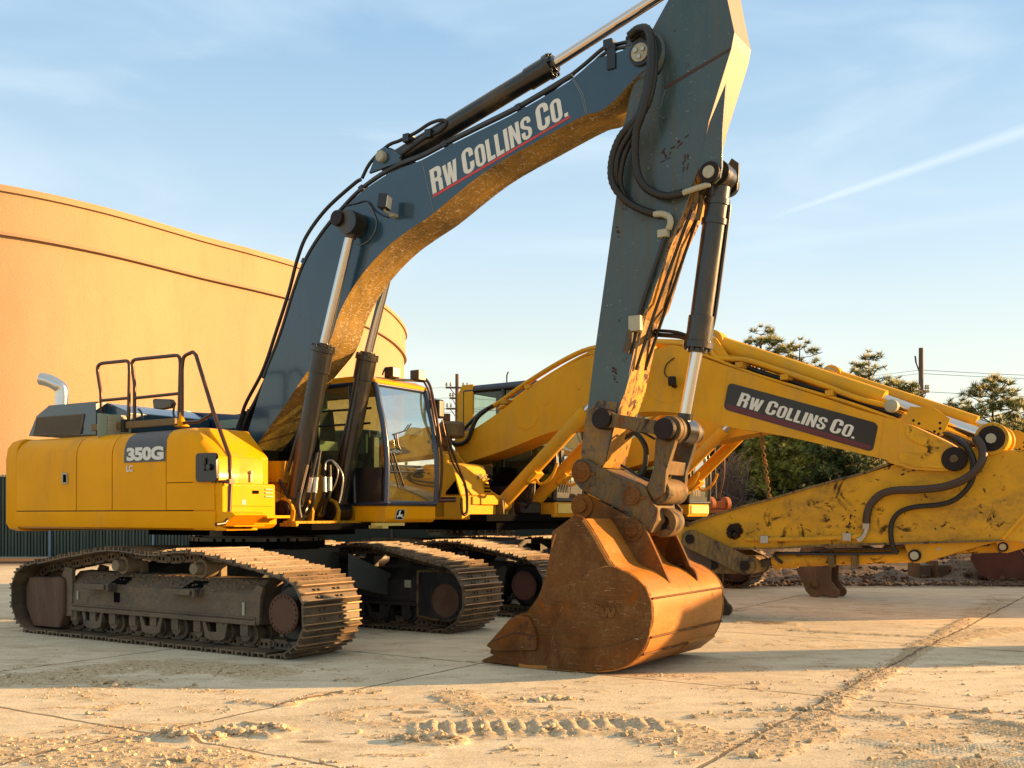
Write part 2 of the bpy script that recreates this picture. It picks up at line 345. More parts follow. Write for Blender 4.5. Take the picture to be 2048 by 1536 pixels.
# ---------------------------------------------------------------- lettering
def arc(cx, cy, rx, ry, a0, a1, n=7): return [(cx+rx*math.cos(math.radians(a0+(a1-a0)*i/n)), cy+ry*math.sin(math.radians(a0+(a1-a0)*i/n))) for i in range(n+1)]
def rr(x0, y0, x1, y1, r, ry=None):
    ry = ry or r
    return arc(x1-r, y1-ry, r, ry, 0, 90)+arc(x0+r, y1-ry, r, ry, 90, 180)+arc(x0+r, y0+ry, r, ry, 180, 270)+arc(x1-r, y0+ry, r, ry, 270, 360)
GL = {
 'R': (.50, [[(0, 0), (0, 1), (.3, 1)]+arc(.3, .80, .2, .2, 90, 0)+[(.5, .66), (.49, .56), (.42, .50), (.49, .45), (.5, .36), (.5, 0), (.32, 0), (.32, .36), (.29, .42), (.185, .42), (.185, 0)],
            [(.185, .57), (.185, .85), (.28, .85), (.32, .80), (.32, .62), (.28, .57)]]),
 'W': (.74, [[(0, 1), (.11, 0), (.32, 0), (.37, .46), (.42, 0), (.63, 0), (.74, 1), (.56, 1), (.51, .42), (.45, 1), (.29, 1), (.235, .42), (.18, 1)]]),
 'C': (.50, [arc(.25, .78, .25, .22, 0, 180)+arc(.25, .22, .25, .22, 180, 360)+[(.5, .40), (.32, .40)]+arc(.25, .20, .068, .06, 0, -180, 5)+arc(.25, .80, .068, .06, 180, 0, 5)+[(.32, .62), (.5, .62)]]),
 'O': (.50, [arc(.25, .78, .25, .22, 0, 180)+arc(.25, .22, .25, .22, 180, 360), arc(.25, .80, .068, .06, 0, 180, 5)+arc(.25, .20, .068, .06, 180, 360, 5)]),
 'L': (.38, [[(0, 0), (0, 1), (.185, 1), (.185, .17), (.38, .17), (.38, 0)]]),
 'I': (.185, [[(0, 0), (0, 1), (.185, 1), (.185, 0)]]),
 'N': (.50, [[(0, 0), (0, 1), (.17, 1), (.33, .48), (.33, 1), (.5, 1), (.5, 0), (.35, 0), (.17, .55), (.17, 0)]]),
 'S': (.48, [arc(.24, .79, .24, .21, 0, 180)+[(0, .66), (.05, .56), (.29, .40), (.31, .34)]+arc(.24, .20, .068, .06, 0, -180, 5)+[(.172, .36), (0, .36)]+arc(.24, .21, .24, .21, 180, 360)+[(.48, .36), (.43, .46), (.20, .62), (.172, .68)]+arc(.24, .80, .068, .06, 180, 0, 5)+[(.308, .68), (.48, .68)]]),
 '.': (.16, [[(0, 0), (0, .16), (.16, .16), (.16, 0)]]),
}
def fill(polys):                 # triangulate loops (holes included)
    tri = tessellate_polygon([[Vector((x, y, 0)) for x, y in p] for p in polys])
    vs = [p for q in polys for p in q]
    return vs, tri
def word(mb, items, fmap, th=.003, gap=.07):
    """items: (char, scale); fmap(x, y, h) -> local point; text length is returned"""
    x = 0
    for ch, sc in items:
        if ch == ' ': x += .22*sc; continue
        w, polys = GL[ch]; vs, tri = fill(polys); n = len(vs)
        V = [fmap(x+a*sc, b*sc, 0) for a, b in vs]+[fmap(x+a*sc, b*sc, th) for a, b in vs]
        fs = [tuple(t) for t in tri]+[tuple(n+i for i in t) for t in tri]; b = 0
        for p in polys:
            m = len(p); fs += [(b+i, b+(i+1) % m, n+b+(i+1) % m, n+b+i) for i in range(m)]; b += m
        mb.add(V, fs); x += w*sc+gap*sc
    return x-gap
COLL = [('R', 1), ('W', .86), (' ', .8), ('C', 1), ('O', .86), ('L', .86), ('L', .86), ('I', .86), ('N', .86), ('S', .86), (' ', .8), ('C', 1), ('O', .86), ('.', .86)]
def textmesh(txt, size, bold=.0, spacing=1.0):
    cu = bpy.data.curves.new("txt", 'FONT'); cu.body = txt; cu.size = size; cu.offset = bold; cu.extrude = .0015; cu.space_character = spacing; cu.resolution_u = 4
    o = bpy.data.objects.new("txt", cu); COL.objects.link(o)
    dg = bpy.context.evaluated_depsgraph_get(); me = bpy.data.meshes.new_from_object(o.evaluated_get(dg))
    vs = [v.co.copy() for v in me.vertices]; fs = [tuple(p.vertices) for p in me.polygons]
    bpy.data.objects.remove(o); bpy.data.curves.remove(cu); bpy.data.meshes.remove(me); return vs, fs
# ---------------------------------------------------------------- undercarriage
def resample(pts, n):
    pts = [Vector(p) for p in pts]; pts.append(pts[0]); L = [0]
    for a, b in zip(pts, pts[1:]): L.append(L[-1]+(b-a).length)
    out = []; j = 0
    for i in range(n):
        d = L[-1]*i/n
        while L[j+1] < d: j += 1
        f = (d-L[j])/(L[j+1]-L[j]); out.append(pts[j].lerp(pts[j+1], f))
    return out
def track_loop(sl, r, hump):
    p = [(-sl+i*(2*sl)/12, .0) for i in range(12)]
    p += [(sl+r*math.sin(a), r-r*math.cos(a)) for a in [math.pi*k/12 for k in range(0, 13)]]
    top = catmull([(sl, 2*r, 0), (.88*sl*.5, hump, 0), (.1, hump-.035, 0), (-.3*sl, hump, 0), (-sl, 2*r, 0)], 8)
    p += [(v.x, v.y) for v in top[1:-1]]
    p += [(-sl-r*math.sin(a), r+r*math.cos(a)) for a in [math.pi*k/12 for k in range(0, 12)]]
    return p
SHOE = [(-.108, -.052), (-.108, -.037), (-.092, 0), (-.080, 0), (-.074, -.037), (-.014, -.037), (-.007, -.008), (.005, -.008), (.012, -.037), (.068, -.037), (.076, 0), (.088, 0), (.094, -.040), (.104, -.052)]
def make_track(root, tc, out, mats, w=.8, sl=2.02, r=.43, hump=1.05, n=48, fr_mat=None, idler_face=True, seed=1):
    """tc: centre line, out: -1 when the outer side faces -t"""
    rnd = random.Random(seed)
    pts = resample(track_loop(sl, r, hump), n); mb = MB(); lk = MB()
    for i, p in enumerate(pts):
        a = pts[i-1]; b = pts[(i+1) % n]; d = (b-a).normalized(); nn = Vector((d.y, -d.x))
        jt = rnd.uniform(-.006, .006); p = p+nn*rnd.uniform(-.004, .003)
        prof = [(p.x+d.x*x+nn.x*y, p.y+d.y*x+nn.y*y) for x, y in SHOE]
        mb.prism(prof, tc-w/2+jt, tc+w/2+jt)
        for tt in (-.17, -.11, .11, .17):                                   # shoe bolts
            for xx in (-.043, .040):
                c = p+d*xx+nn*-.026; mb.cyl((c.x-nn.x*.01, tc+tt, c.y-nn.y*.01), (c.x+nn.x*.012, tc+tt, c.y+nn.y*.012), .013, n=6)
        ang = math.atan2(d.y, d.x); R = Matrix.Rotation(-ang, 3, 'Y')
        for tt in (-.09, .09):
            c = p+nn*-.095; lk.mi = 0; lk.box((c.x, tc+tt, c.y), (.17, .038, .10), R)
            c2 = p+nn*-.10
            for e in (-.1, .1): lk.cyl((c2.x+d.x*e, tc+tt-.03, c2.y+d.y*e), (c2.x+d.x*e, tc+tt+.03, c2.y+d.y*e), .036, n=8)
            lk.mi = 1
            for e in (-.035, .03): lk.box((c.x+d.x*e, tc+tt+math.copysign(.0195, tt), c.y+d.y*e-.005), (.026, .004, .034), R)
    ch = part("track_chain", mb, [mats['trk'], TIP], root, smooth=25)
    nv_ = len(SHOE)*2; tips = {2, 3, 6, 7, 10, 11}
    for pl_ in ch.data.polygons:
        if len(pl_.vertices) == 4 and mb.fk[pl_.index] == 14 and all((v-mb.fs[pl_.index]) % 14 in tips for v in pl_.vertices): pl_.material_index = 1
    part("chain_link", lk, [mats['trk'], DARK], ch, smooth=25)
    # frame
    fm = fr_mat or mats['frm']; o = out; f = MB()
    sec = [(tc+.225*o, .29), (tc+.235*o, .30), (tc+.225*o, .60), (tc+.08*o, .74), (tc-.08*o, .75), (tc-.225*o, .60), (tc-.235*o, .30), (tc-.225*o, .29)]
    f.sweep(sec, -1.52, 1.62)
    for q in (o, -o):
        f.box((.05, tc+.24*q, .315), (3.1, .03, .05)); f.box((.05, tc+.243*q, .36), (3.1, .018, .018))
    # idler yoke arms and end plates
    for q in (o, -o):
        f.prism([(1.50, .29), (1.50, .60), (1.62, .70), (1.70, .68), (1.66, .56), (1.64, .30)], tc+.235*q, tc+.19*q)
        f.prism([(-1.42, .22), (-1.42, .78), (-1.55, .80), (-1.62, .70), (-1.62, .30), (-1.55, .22)], tc+.25*q, tc+.20*q)
    fr = part("track_frame", f, fm, root, bevel=.008)
    # foot pads, slots
    pd = MB()
    for s0 in (-.88, .55):
        pd.box((s0, tc+.30*o, .615), (.42, .13, .02)); pd.box((s0, tc+.36*o, .59), (.42, .014, .05)); pd.box((s0+.22, tc+.29*o, .59), (.07, .11, .09)); pd.box((s0-.2, tc+.28*o, .595), (.02, .09, .04))
    part("foot_step", pd, fm, fr, bevel=.004)
    hl = MB(); hl.box((-.62, tc+.229*o, .475), (.10, .012, .11))
    for s0 in (-.62, .62): hl.prism([(s0-.16, 0), (s0+.12, 0), (s0+.17, 1), (s0-.06, 1)], 0, 1, f=lambda a, t, b: (a, tc+o*(.228-.14*(.1+.55*b)), .605+.14*(.1+.55*b)+.004+.002*t))
    part("clean_out_slot", hl, DARK, fr)
    tg = MB(); tg.box((1.42, tc+.2385*o, .45), (.035, .004, .13)); tg.box((-1.33, tc+.2385*o, .47), (.03, .004, .10)); part("serial_plate", tg, CREAM, fr)
    # mud lying on the sloping top
    # idler
    w_ = MB(); c = (sl, tc, r)
    w_.lathe((sl, tc-.13, r), (0, 1, 0), [(0, .10), (0, .26), (.03, .30), (.07, .31), (.075, .335), (.185, .335), (.19, .31), (.23, .30), (.26, .26), (.26, .10)], 36)
    part("idler_wheel", w_, TRB, fr)
    cap = MB()
    if idler_face:
        cap.lathe((sl, tc, r), (0, o, 0), [(.10, .12), (.245, .15), (.25, .195), (.272, .20), (.28, .19), (.283, .0)], 40)
        for k in range(22):
            a = 2*math.pi*k/22; x, z = sl+.175*math.cos(a), r+.175*math.sin(a); cap.cyl((x, tc+.278*o, z), (x, tc+.293*o, z), .011, n=6)
    part("idler_cap", cap, mats['rust'], fr)
    # inner side: D shaped guard plate round the idler
    g = MB(); q = -o; pr = [(1.62, .17), (1.62, .72)]+[(sl+.02+.30*math.sin(a), r+.30*math.cos(a)) for a in [math.pi*k/10 for k in range(0, 11)]]
    g.prism(pr, tc+.20*q, tc+.235*q)
    inner = [(1.66, .21), (1.66, .69)]+[(sl+.02+.26*math.sin(a), r+.26*math.cos(a)) for a in [math.pi*k/10 for k in range(0, 11)]]
    g.mi = 3
    for (a, b) in zip(pr, pr[1:]+pr[:1]): g.cyl((a[0], tc+.237*q, a[1]), (b[0], tc+.237*q, b[1]), .016, n=8)
    g.mi = 1; g.lathe((sl+.02, tc+.232*q, r-.05), (0, q, 0), [(0, .2), (.008, .2), (.012, .0)], 28); g.mi = 2; g.box((1.47, tc+.242*q, .56), (.10, .006, .09)); g.mi = 0
    for (a, b) in inner[::2]: g.cyl((a, tc+.235*q, b), (a, tc+.25*q, b), .014, n=6)
    part("idler_guard", g, [mats['guard'], mats['rust'], CREAM, LINK], fr)
    # sprocket and final drive
    sp = MB(); N = 40
    sp.lathe((-sl, tc-.05, r), (0, 1, 0), [(0, .1), (0, .30), (.1, .30), (.1, .1)], N)
    for k in range(21):
        a = 2*math.pi*k/21; x, z = -sl+.315*math.cos(a), r+.315*math.sin(a); sp.cyl((x, tc-.045, z), (x, tc+.045, z), .03, n=8)
    part("sprocket", sp, mats['rust'], fr)
    fd = MB(); fd.prism([(-sl-.26, .30), (-sl-.27, .52), (-sl-.20, .66), (-1.58, .68), (-1.52, .64), (-1.52, .26), (-1.60, .08), (-sl-.13, .08), (-sl-.20, .20)], tc+.16*o, tc+.29*o)
    fd.lathe((-sl, tc, r), (0, 1, 0), [(-.2, .2), (.2, .2)], 24)
    part("drive_motor_cover", fd, mats['rust'], fr, bevel=.03)
    # rollers
    for k in range(9):
        s0 = -1.42+k*.355; m = MB()
        m.lathe((s0, tc-.21, .185), (0, 1, 0), [(0, .05), (.0, .07), (.06, .075), (.065, .115), (.16, .115), (.17, .09), (.25, .09), (.26, .115), (.355, .115), (.36, .075), (.42, .07), (.42, .05)], 18)
        for q in (-1, 1): m.box((s0, tc+.205*q, .235), (.11, .05, .12))
        part("track_roller", m, mats['frm'], fr)
    for s0 in (-1.05, -.02, 1.0):
        m = MB(); prof = [(s0-.19, .29), (s0-.15, .13), (s0-.09, .105), (s0+.09, .105), (s0+.15, .13), (s0+.19, .29), (s0+.15, .29), (s0+.10, .19), (s0-.10, .19), (s0-.15, .29)]
        for q in (-1, 1): m.prism(prof, tc+.245*q, tc+.225*q)
        part("roller_guard", m, mats['frm'], fr, bevel=.006)
    for s0 in (.70, -.60):
        m = MB(); m.lathe((s0, tc+.27*o, hump-.215), (0, -o, 0), [(0, .06), (.02, .068), (.1, .068), (.1, .1), (.3, .1), (.3, .05), (.32, .03)], 20)
        m.box((s0+.05, tc-.05*o, .80), (.12, .08, .16)); part("carrier_roller", m, bpy.data.materials.get("dusty roller hub") or simple("dusty roller hub", (.22, .17, .11), .7, 0, .3, 30, .5) if fr_mat is None else mats['frm'], fr)
    return ch
def mud(root, tc, out, mat, seed):
    r = random.Random(seed); m = MB()
    for i in range(260):
        s0 = r.uniform(-1.3, 1.5); k = r.random()**.7; t = tc+out*(.215-.13*k); z = .60+.135*k; q = r.uniform(.006, .020)
        m.box((s0, t, z+q*.2), (q*2.2, q*1.7, q), Matrix.Rotation(r.uniform(0, 3), 3, 'Z') @ Matrix.Rotation(r.uniform(-.5, .5), 3, 'X'))
    o = part("caked_mud", m, mat, root); o['kind'] = 'stuff'; return o
def carbody(root, mats, z=1.1, ringr=.74, col=None):
    m = MB()
    m.box((0, 0, .80), (1.5, 1.25, .42)); m.box((.0, 0, .985), (1.25, 1.25, .1))
    for q in (-1, 1):
        for s0 in (-.75, .75): m.loft([[Vector((s0+a*.25, q*.5, z_)) for a, z_ in ((-1, .55), (1, .55), (1, .95), (-1, .95))], [Vector((s0*1.25+a*.22, q*1.15, z_)) for a, z_ in ((-1, .38), (1, .38), (1, .66), (-1, .66))]], close=True)
    cb = part("car_body", m, mats['body'], root, bevel=.01)
    r = MB(); r.lathe((0, 0, z-.08), (0, 0, 1), [(0, ringr-.02), (0, ringr+.03), (.05, ringr+.03), (.05, ringr-.03), (.075, ringr-.03), (.075, ringr+.06), (.12, ringr+.06), (.12, ringr-.08), (.2, ringr-.08)], 48)
    rg = part("swing_ring", r, BLK, cb)
    b = MB()
    for k in range(40):
        a = 2*math.pi*k/40; b.cyl((ringr*1.0*math.cos(a)+.0, ringr*math.sin(a), z-.035), (ringr*math.cos(a), ringr*math.sin(a), z-.012), .018, n=6)
        b.cyl((ringr*1.045*math.cos(a), ringr*1.045*math.sin(a), z-.035), (ringr*1.045*math.cos(a), ringr*1.045*math.sin(a), z-.004), .013, n=6)
    part("ring_bolt", b, CREAM, rg)
def hydraulic(name, root, t, p0, p1, pr1, rb, rr_, mat, rodmat=None, collar=True, base=True, eye=.13, clevis=True):
    """p0 base, p1 barrel end, pr1 rod end - (s,z) pairs on plane t"""
    A = Vector((p0[0], t, p0[1])); B = Vector((p1[0], t, p1[1])); C_ = Vector((pr1[0], t, pr1[1])); d = (B-A).normalized()
    m = MB(); m.cyl(A+d*.10, B, rb, n=32)
    if collar:
        m.cyl(B-d*.26, B-d*.03, rb*1.14, n=32); m.cyl(B-d*.03, B+d*.03, rb*1.30, n=12); m.cyl(B+d*.03, B+d*.07, rb*.85, n=24)
        for k in range(8):
            a = 2*math.pi*k/8; p = d.orthogonal().normalized(); q = d.cross(p); c = B+(p*math.cos(a)+q*math.sin(a))*rb*1.12; m.cyl(c, c+d*.05, .016, n=6)
    if base: m.lathe(A-Vector((0, rb*.95, 0)), (0, 1, 0), [(0, eye*.8), (0, eye), (rb*1.9, eye), (rb*1.9, eye*.8)], 28)
    o = part(name, m, mat, root, bevel=.004)
    r = MB(); r.cyl(B, C_-d*.08, rr_, n=28); part("rod", r, rodmat or CHROME, o)
    if clevis:
        e = MB(); e.lathe(C_-Vector((0, rb*.9, 0)), (0, 1, 0), [(0, eye*.6), (0, eye), (rb*1.8, eye), (rb*1.8, eye*.6)], 28); e.cyl(C_-d*.16, C_-d*.07, rr_*1.3, n=24); part("rod_eye", e, mat, o)
    return o
def pipe(root, name, t, pts, r, mat, n=8, sub=6, dt=None, corr=0):
    m = MB(); m.tube([(p[0], (t if dt is None else t+dt[i]), p[1]) for i, p in enumerate(pts)], r, n=n, sub=sub, corr=corr); return part(name, m, mat, root, smooth=60, fix=False)
def pipes(root, name, jobs, mat):
    m = MB()
    for t, pts, r in jobs: m.tube([(p[0], t, p[1]) for p in pts], r, n=8)
    return part(name, m, mat, root, smooth=60, fix=False)
def pin(mb, p, t0, t1, r): mb.cyl((p[0], t0, p[1]), (p[0], t1, p[1]), r, n=28)
def offs(pts, d):              # offset an open polyline sideways in (s,z)
    out = []
    for i, p in enumerate(pts):
        a = Vector(pts[max(i-1, 0)]); b = Vector(pts[min(i+1, len(pts)-1)]); t = (b-a).normalized(); out.append((p[0]-t.y*d, p[1]+t.x*d))
    return out
def chips(m, frame, t, spots, seed, n=5):
    r = random.Random(seed)
    for (px, py, ln, wd, ang) in spots:
        c = Vector(frame.P(t, px, py)); k = 1/190
        for j in range(n):
            cc = c+Vector((r.uniform(-1, 1)*ln*.5*k*math.cos(ang), r.uniform(-1, 1)*ln*.5*k*math.sin(ang)+r.uniform(-.5, .5)*wd*k)); L_ = ln*k*r.uniform(.15, .45); W_ = wd*k*r.uniform(.2, .5); a = ang+r.uniform(-.3, .3)
            pr = []
            for q in range(9):
                th = 2*math.pi*q/9; rr_ = r.uniform(.55, 1.1); x, y = L_*.5*math.cos(th)*rr_, W_*.5*math.sin(th)*rr_; pr.append((cc.x+x*math.cos(a)-y*math.sin(a), cc.y+x*math.sin(a)+y*math.cos(a)))
            m.prism(pr, t-.0005, t-.003)
CHIP = simple("bare brown chip", (.05, .022, .016), .7, 0, .3, 25, .4)
def smooth_poly(pts, ang=26, n=4):
    """round the gentle corners of a closed outline, keep the hard ones"""
    N = len(pts); hard = []
    for i in range(N):
        a = Vector(pts[i])-Vector(pts[i-1]); b = Vector(pts[(i+1) % N])-Vector(pts[i]); hard.append(a.length < 1e-6 or b.length < 1e-6 or math.degrees(a.angle(b, 0)) > ang)
    out = []; im = {}
    for i in range(N):
        im[i] = len(out); p1 = Vector(pts[i]); p2 = Vector(pts[(i+1) % N]); p0 = Vector(pts[i-1]) if not hard[i] else p1-(p2-p1)*.5; p3 = Vector(pts[(i+2) % N]) if not hard[(i+1) % N] else p2+(p2-p1)*.5
        L = (p2-p1).length
        if (p0-p1).length > L*1.5: p0 = p1+(p0-p1).normalized()*L*1.5
        if (p3-p2).length > L*1.5: p3 = p2+(p3-p2).normalized()*L*1.5
        for k in range(n):
            t = k/n; q = .5*((2*p1)+(p2-p0)*t+(2*p0-5*p1+4*p2-p3)*t*t+(3*p1-p0-3*p2+p3)*t**3); out.append((q.x, q.y))
    return out, im
# ================================================================ EXCAVATOR A : slate boom, glossy yellow house
RUSTB = paint("brown hub rust", (.085, .036, .018), .7, coat=0, dirt=(.16, .10, .055), dirt_amt=.4, wear_amt=.2, var=.25, bumpy=.35)
FA = Frame(-3.078, 12.52)
A = thing("excavator", "glossy yellow excavator with slate grey boom, standing nearest with its rusty bucket grounded", "excavator", (FA.o.x, FA.o.y, 0), FA.ang, "excavators parked side by side in the yard")
mA = dict(trk=TRK, frm=TRF, rust=RUSTB, guard=TRB, body=TRB)
make_track(A, -1.295, -1, mA, seed=1)
make_track(A, 1.295, 1, dict(mA, frm=TRB), fr_mat=TRB, idler_face=False, seed=2)
mud(A, -1.295, -1, simple("dry mud", (.17, .12, .075), .9, 0, .3, 20, .4), 5)
carbody(A, dict(body=simple("grey car body", (.045, .048, .042), .6, 0, .4, 6, .35)))
# --- house platform and side skirt
def sideprof(z0, z1, t=-1.5, inset=0): return [(t+.06+inset, z0), (t+.015+inset, z0+.02), (t+inset, z0+.06), (t+inset, z1)]
def skin(mb, prof, s0, s1, nseg=1): mb.loft([[Vector((s0+(s1-s0)*k/nseg, a, b)) for a, b in prof] for k in range(nseg+1)])
m = MB(); m.box((-.9, 0, 1.29), (3.8, 2.7, .10)); m.box((.95, .42, 1.27), (.9, 1.9, .07)); m.box((-1.2, 0, 1.75), (2.8, 2.2, .85)); platform = part("house_platform", m, DARK, A); m = MB(); m.box((-.2, .1, 1.20), (2.0, 1.5, .08)); m.cyl((0, 0, 1.0), (0, 0, 1.13), .80, n=40); part("belly_guard", m, DARK, platform)
m = MB(); m.box((.55, -.0, 1.315), (1.3, 1.15, .035)); m.box((.75, -.60, 1.29), (1.0, .04, .04)); part("deck_plate", m, YJD, platform, bevel=.006)
sk = [(-1.30, 1.235), (-1.44, 1.237), (-1.49, 1.26), (-1.505, 1.31), (-1.505, 1.44)]
m = MB(); skin(m, sk, -2.62, .97, 1); part("side_skirt", m, YJ, A, solid=.02)
pan = [(-1.50, 1.452), (-1.50, 2.06), (-1.492, 2.14), (-1.47, 2.20), (-1.43, 2.26), (-1.37, 2.305), (-1.30, 2.33), (-1.05, 2.345), (-.55, 2.355)]
for i, (s0, s1, nm) in enumerate(((-2.62, -1.40, "engine_door"), (-1.40, -.74, "pump_door"), (-.74, .19, "valve_door"))):
    m = MB(); skin(m, pan, s0+.008, s1-.008); d = part(nm, m, YJ, A, solid=.018)
    if i == 0:
        m = MB(); p = FA.P(-1.505, 130, 957); m.box((p[0], -1.508, p[1]), (.11, .012, .13)); la = part("latch", m, CREAM, d, bevel=.003)
        m = MB(); m.box((p[0]+.008, -1.516, p[1]), (.055, .006, .09)); part("latch_recess", m, DARK, la)
m = MB(); m.sweep([(-1.49, 1.44), (-1.49, 2.05), (-1.40, 2.27), (-.6, 2.33), (-.6, 1.4)], -2.6, .18); part("panel_seam_backing", m, simple("seam rubber", (.05, .015, .004), .8), A)
# front tank: side with a falling front edge
def tank():
    rows = []
    N = 10
    for k in range(N+1):
        s0 = .195+(.93-.195)*k/N; f = max(0, (s0-.42)/.50)**1.6
        top = 2.345-.33*f; row = [(-1.50, 1.75), (-1.50, min(2.06, top-.18)), (-1.492, top-.13), (-1.46, top-.07), (-1.40, top-.025), (-1.30, top), (-1.05, top+.004)]
        rows.append([Vector((s0, a+(.0 if a < -1.2 else 0), b)) for a, b in row])
    return rows
m = MB(); m.loft(tank()); part("fuel_tank_panel", m, YJ, A, solid=.016)
m = MB(); m.loft([[Vector((s0, a, b)) for a, b in [(-1.50, 1.452), (-1.50, 1.742)]] for s0 in (.195, .95)]); part("toolbox_side", m, YJ, A, solid=.016)
tz = FA.D(.80, 440, 860)[1]
m = MB()                                                               # lit sloping tank top
q = lambda px, py, s: (s, *FA.D(s, px, py))
m.prism([(.46, 2.345), (.62, 2.335), (.93, 2.03), (.93, 1.6), (.46, 1.6)], -1.30, -.72)
part("fuel_tank", m, YJ, A, bevel=.02)
m = MB(); m.prism([(.60, 1.6), (.60, 2.02), (.98, 2.02), (1.0, 1.98), (1.0, 1.6)], -1.49, -.86); ub = part("upper_toolbox", m, YJ, A, bevel=.014)
m = MB(); m.prism([(.60, 1.45), (.60, 1.735), (1.04, 1.735), (1.055, 1.72), (1.055, 1.37), (.6, 1.37)], -1.485, -.74); lb = part("lower_toolbox", m, YJ, A, bevel=.014)
m = MB(); m.box((1.062, -1.10, 1.60), (.008, .62, .21)); dd = part("toolbox_door", m, YJ, lb, bevel=.003)
m = MB(); m.box((1.071, -1.04, 1.645), (.008, .085, .035)); m.box((1.071, -.99, 1.71), (.004, .01, .002)); part("recess_handle", m, DARK, dd)
m = MB()
for k in range(3): m.box((1.071, -.85, 1.60+k*.038), (.014, .11, .017))
part("vent", m, CREAM, dd, bevel=.003)
m = MB(); m.box((1.067, -1.20, 1.535), (.003, .05, .05)); part("sticker", m, simple("cyan sticker", (.06, .35, .38), .5), dd)
m = MB(); m.cyl((1.0, -1.33, 1.87), (1.02, -1.33, 1.87), .02, n=14); m.cyl((1.0, -1.05, 1.86), (1.03, -1.05, 1.86), .018, n=12); m.box((1.01, -1.05, 1.80), (.02, .03, .09)); part("tank_lock", m, CREAM, ub)
m = MB(); m.prism([(.60, 1.24), (.6, 1.40), (1.06, 1.40), (1.06, 1.30), (.98, 1.24)], -1.48, -.72); part("front_sill", m, YJ, A, bevel=.012)
m = MB(); m.box((1.14, -.86, 1.385), (.18, .34, .018)); m.box((1.225, -.86, 1.38), (.012, .34, .03)); part("foot_step", m, YJ, A, bevel=.004)
m = MB(); m.prism([(.95, 1.235), (.95, 1.44), (1.20, 1.43), (1.25, 1.40), (1.03, 1.28), (1.12, 1.262), (1.12, 1.238)], -1.49, -1.06); m.box((1.12, -1.27, 1.285), (.22, .42, .012)); part("lower_step", m, YJ, A, bevel=.008)
# black filler cover with lock
a_, b_ = FA.P(-1.505, 395, 907), FA.P(-1.505, 436, 963)
m = MB(); c0, c1 = (a_[0]+b_[0])/2, (a_[1]+b_[1])/2; w0, h0 = abs(b_[0]-a_[0]), abs(a_[1]-b_[1])
m.prism(rr(c0-w0/2, c1-h0/2, c0+w0/2, c1+h0/2, .04), -1.50, -1.53); bk = part("camera_cover", m, BLK, A, bevel=.008)
m = MB()
for dx in (-.035, .045): m.cyl((c0+.02+dx, -1.53, c1), (c0+.02+dx, -1.56, c1), .034, n=14)
m.cyl((c0+.0, -1.535, c1-.01), (c0+.0, -1.545, c1+.10), .012, n=8); part("cover_lock", m, BLK, bk)
# decals on the side
g0, g1 = FA.P(-1.503, 248, 926), FA.P(-1.503, 331, 870)
m = MB(); prof2 = [(t-.0025, z) for t, z in pan[0:7]]
zb = g0[1]; ps = [(-1.5035, zb)]+[(t-.0035 if i < 3 else t-.003, z+(.0035 if i >= 3 else 0)) for i, (t, z) in enumerate(pan[1:8], 1)]
sA, sB = FA.P(-1.503, 248, 900)[0], .186
m.loft([[Vector((s0, a, b)) for a, b in ps] for s0 in (sA, sB)]); part("model_decal", m, GREY, A, fix=False)
vs, fs = textmesh("350G", .22, .012, .93)
wmx = max(v.x for v in vs); x0 = FA.P(-1.507, 253, 922); x1 = FA.P(-1.507, 327, 922); k = (x1[0]-x0[0])/wmx
m = MB(); m.add([(x0[0]+v.x*k, -1.5065-v.z, zb+.03+v.y*k*.62) for v in vs], fs); part("model_number", m, WHITE, A, fix=False)
vs, fs = textmesh("LC", .1, .004, 1); x0 = FA.P(-1.503, 253, 943); x1 = FA.P(-1.503, 266, 943); k = (x1[0]-x0[0])/max(v.x for v in vs)
m = MB(); m.add([(x0[0]+v.x*k, -1.507-v.z, x0[1]+v.y*k) for v in vs], fs); part("model_suffix", m, WHITE, A, fix=False)
# counterweight
def cw(z0, z1, rad, n=18):
    a0 = math.asin(1.49/rad); out = []
    for k in range(n+1):
        a = a0-2*a0*k/n; out.append((-rad*math.cos(a), -rad*math.sin(a)))
    return out
pl = cw(0, 1, 3.22); rows = []
for z, ins in ((1.20, .10), (1.23, .03), (1.30, 0), (2.08, 0), (2.22, .015), (2.30, .06), (2.34, .14)):
    rows.append([Vector((x*(1-ins/3.2)+.0, y*(1-ins/1.6), z)) for x, y in pl]+[Vector((-2.63, 1.49*(1-ins/1.6), z)), Vector((-2.63, -1.49*(1-ins/1.6), z))])
m = MB(); m.loft(rows, close=True, cap=True)
part("counterweight", m, YJ, A, bevel=.01)
# engine hood with grilles (slate)
hp = FA.L(-1.12, [(57, 872), (73, 832), (98, 811), (192, 803), (193, 869)])
m = MB(); m.prism([hp[0], hp[1], hp[2], hp[3], hp[4]], -1.12, .3); m.prism([(hp[2][0], hp[2][1]), (hp[2][0]-.04, hp[2][1]-.03), (hp[4][0], hp[4][1]), (hp[3][0], hp[3][1])], -1.125, -1.12)
MESHM = NT("hood mesh"); vor = MESHM.n("ShaderNodeTexVoronoi"); vor.inputs['Scale'].default_value = 26; vor.inputs['Randomness'].default_value = 0; MESHM.l(MESHM.co, vor.inputs['Vector'])
MESHM.set(color=MESHM.mix(MESHM.ramp(vor.outputs['Distance'], .36, .44), (.004, .004, .004), (.10, .075, .05)), rough=.5)
hood = part("engine_hood", m, SL, A, bevel=.012)
gp = FA.L(-1.13, [(68, 870), (75, 836), (168, 829), (161, 866)])
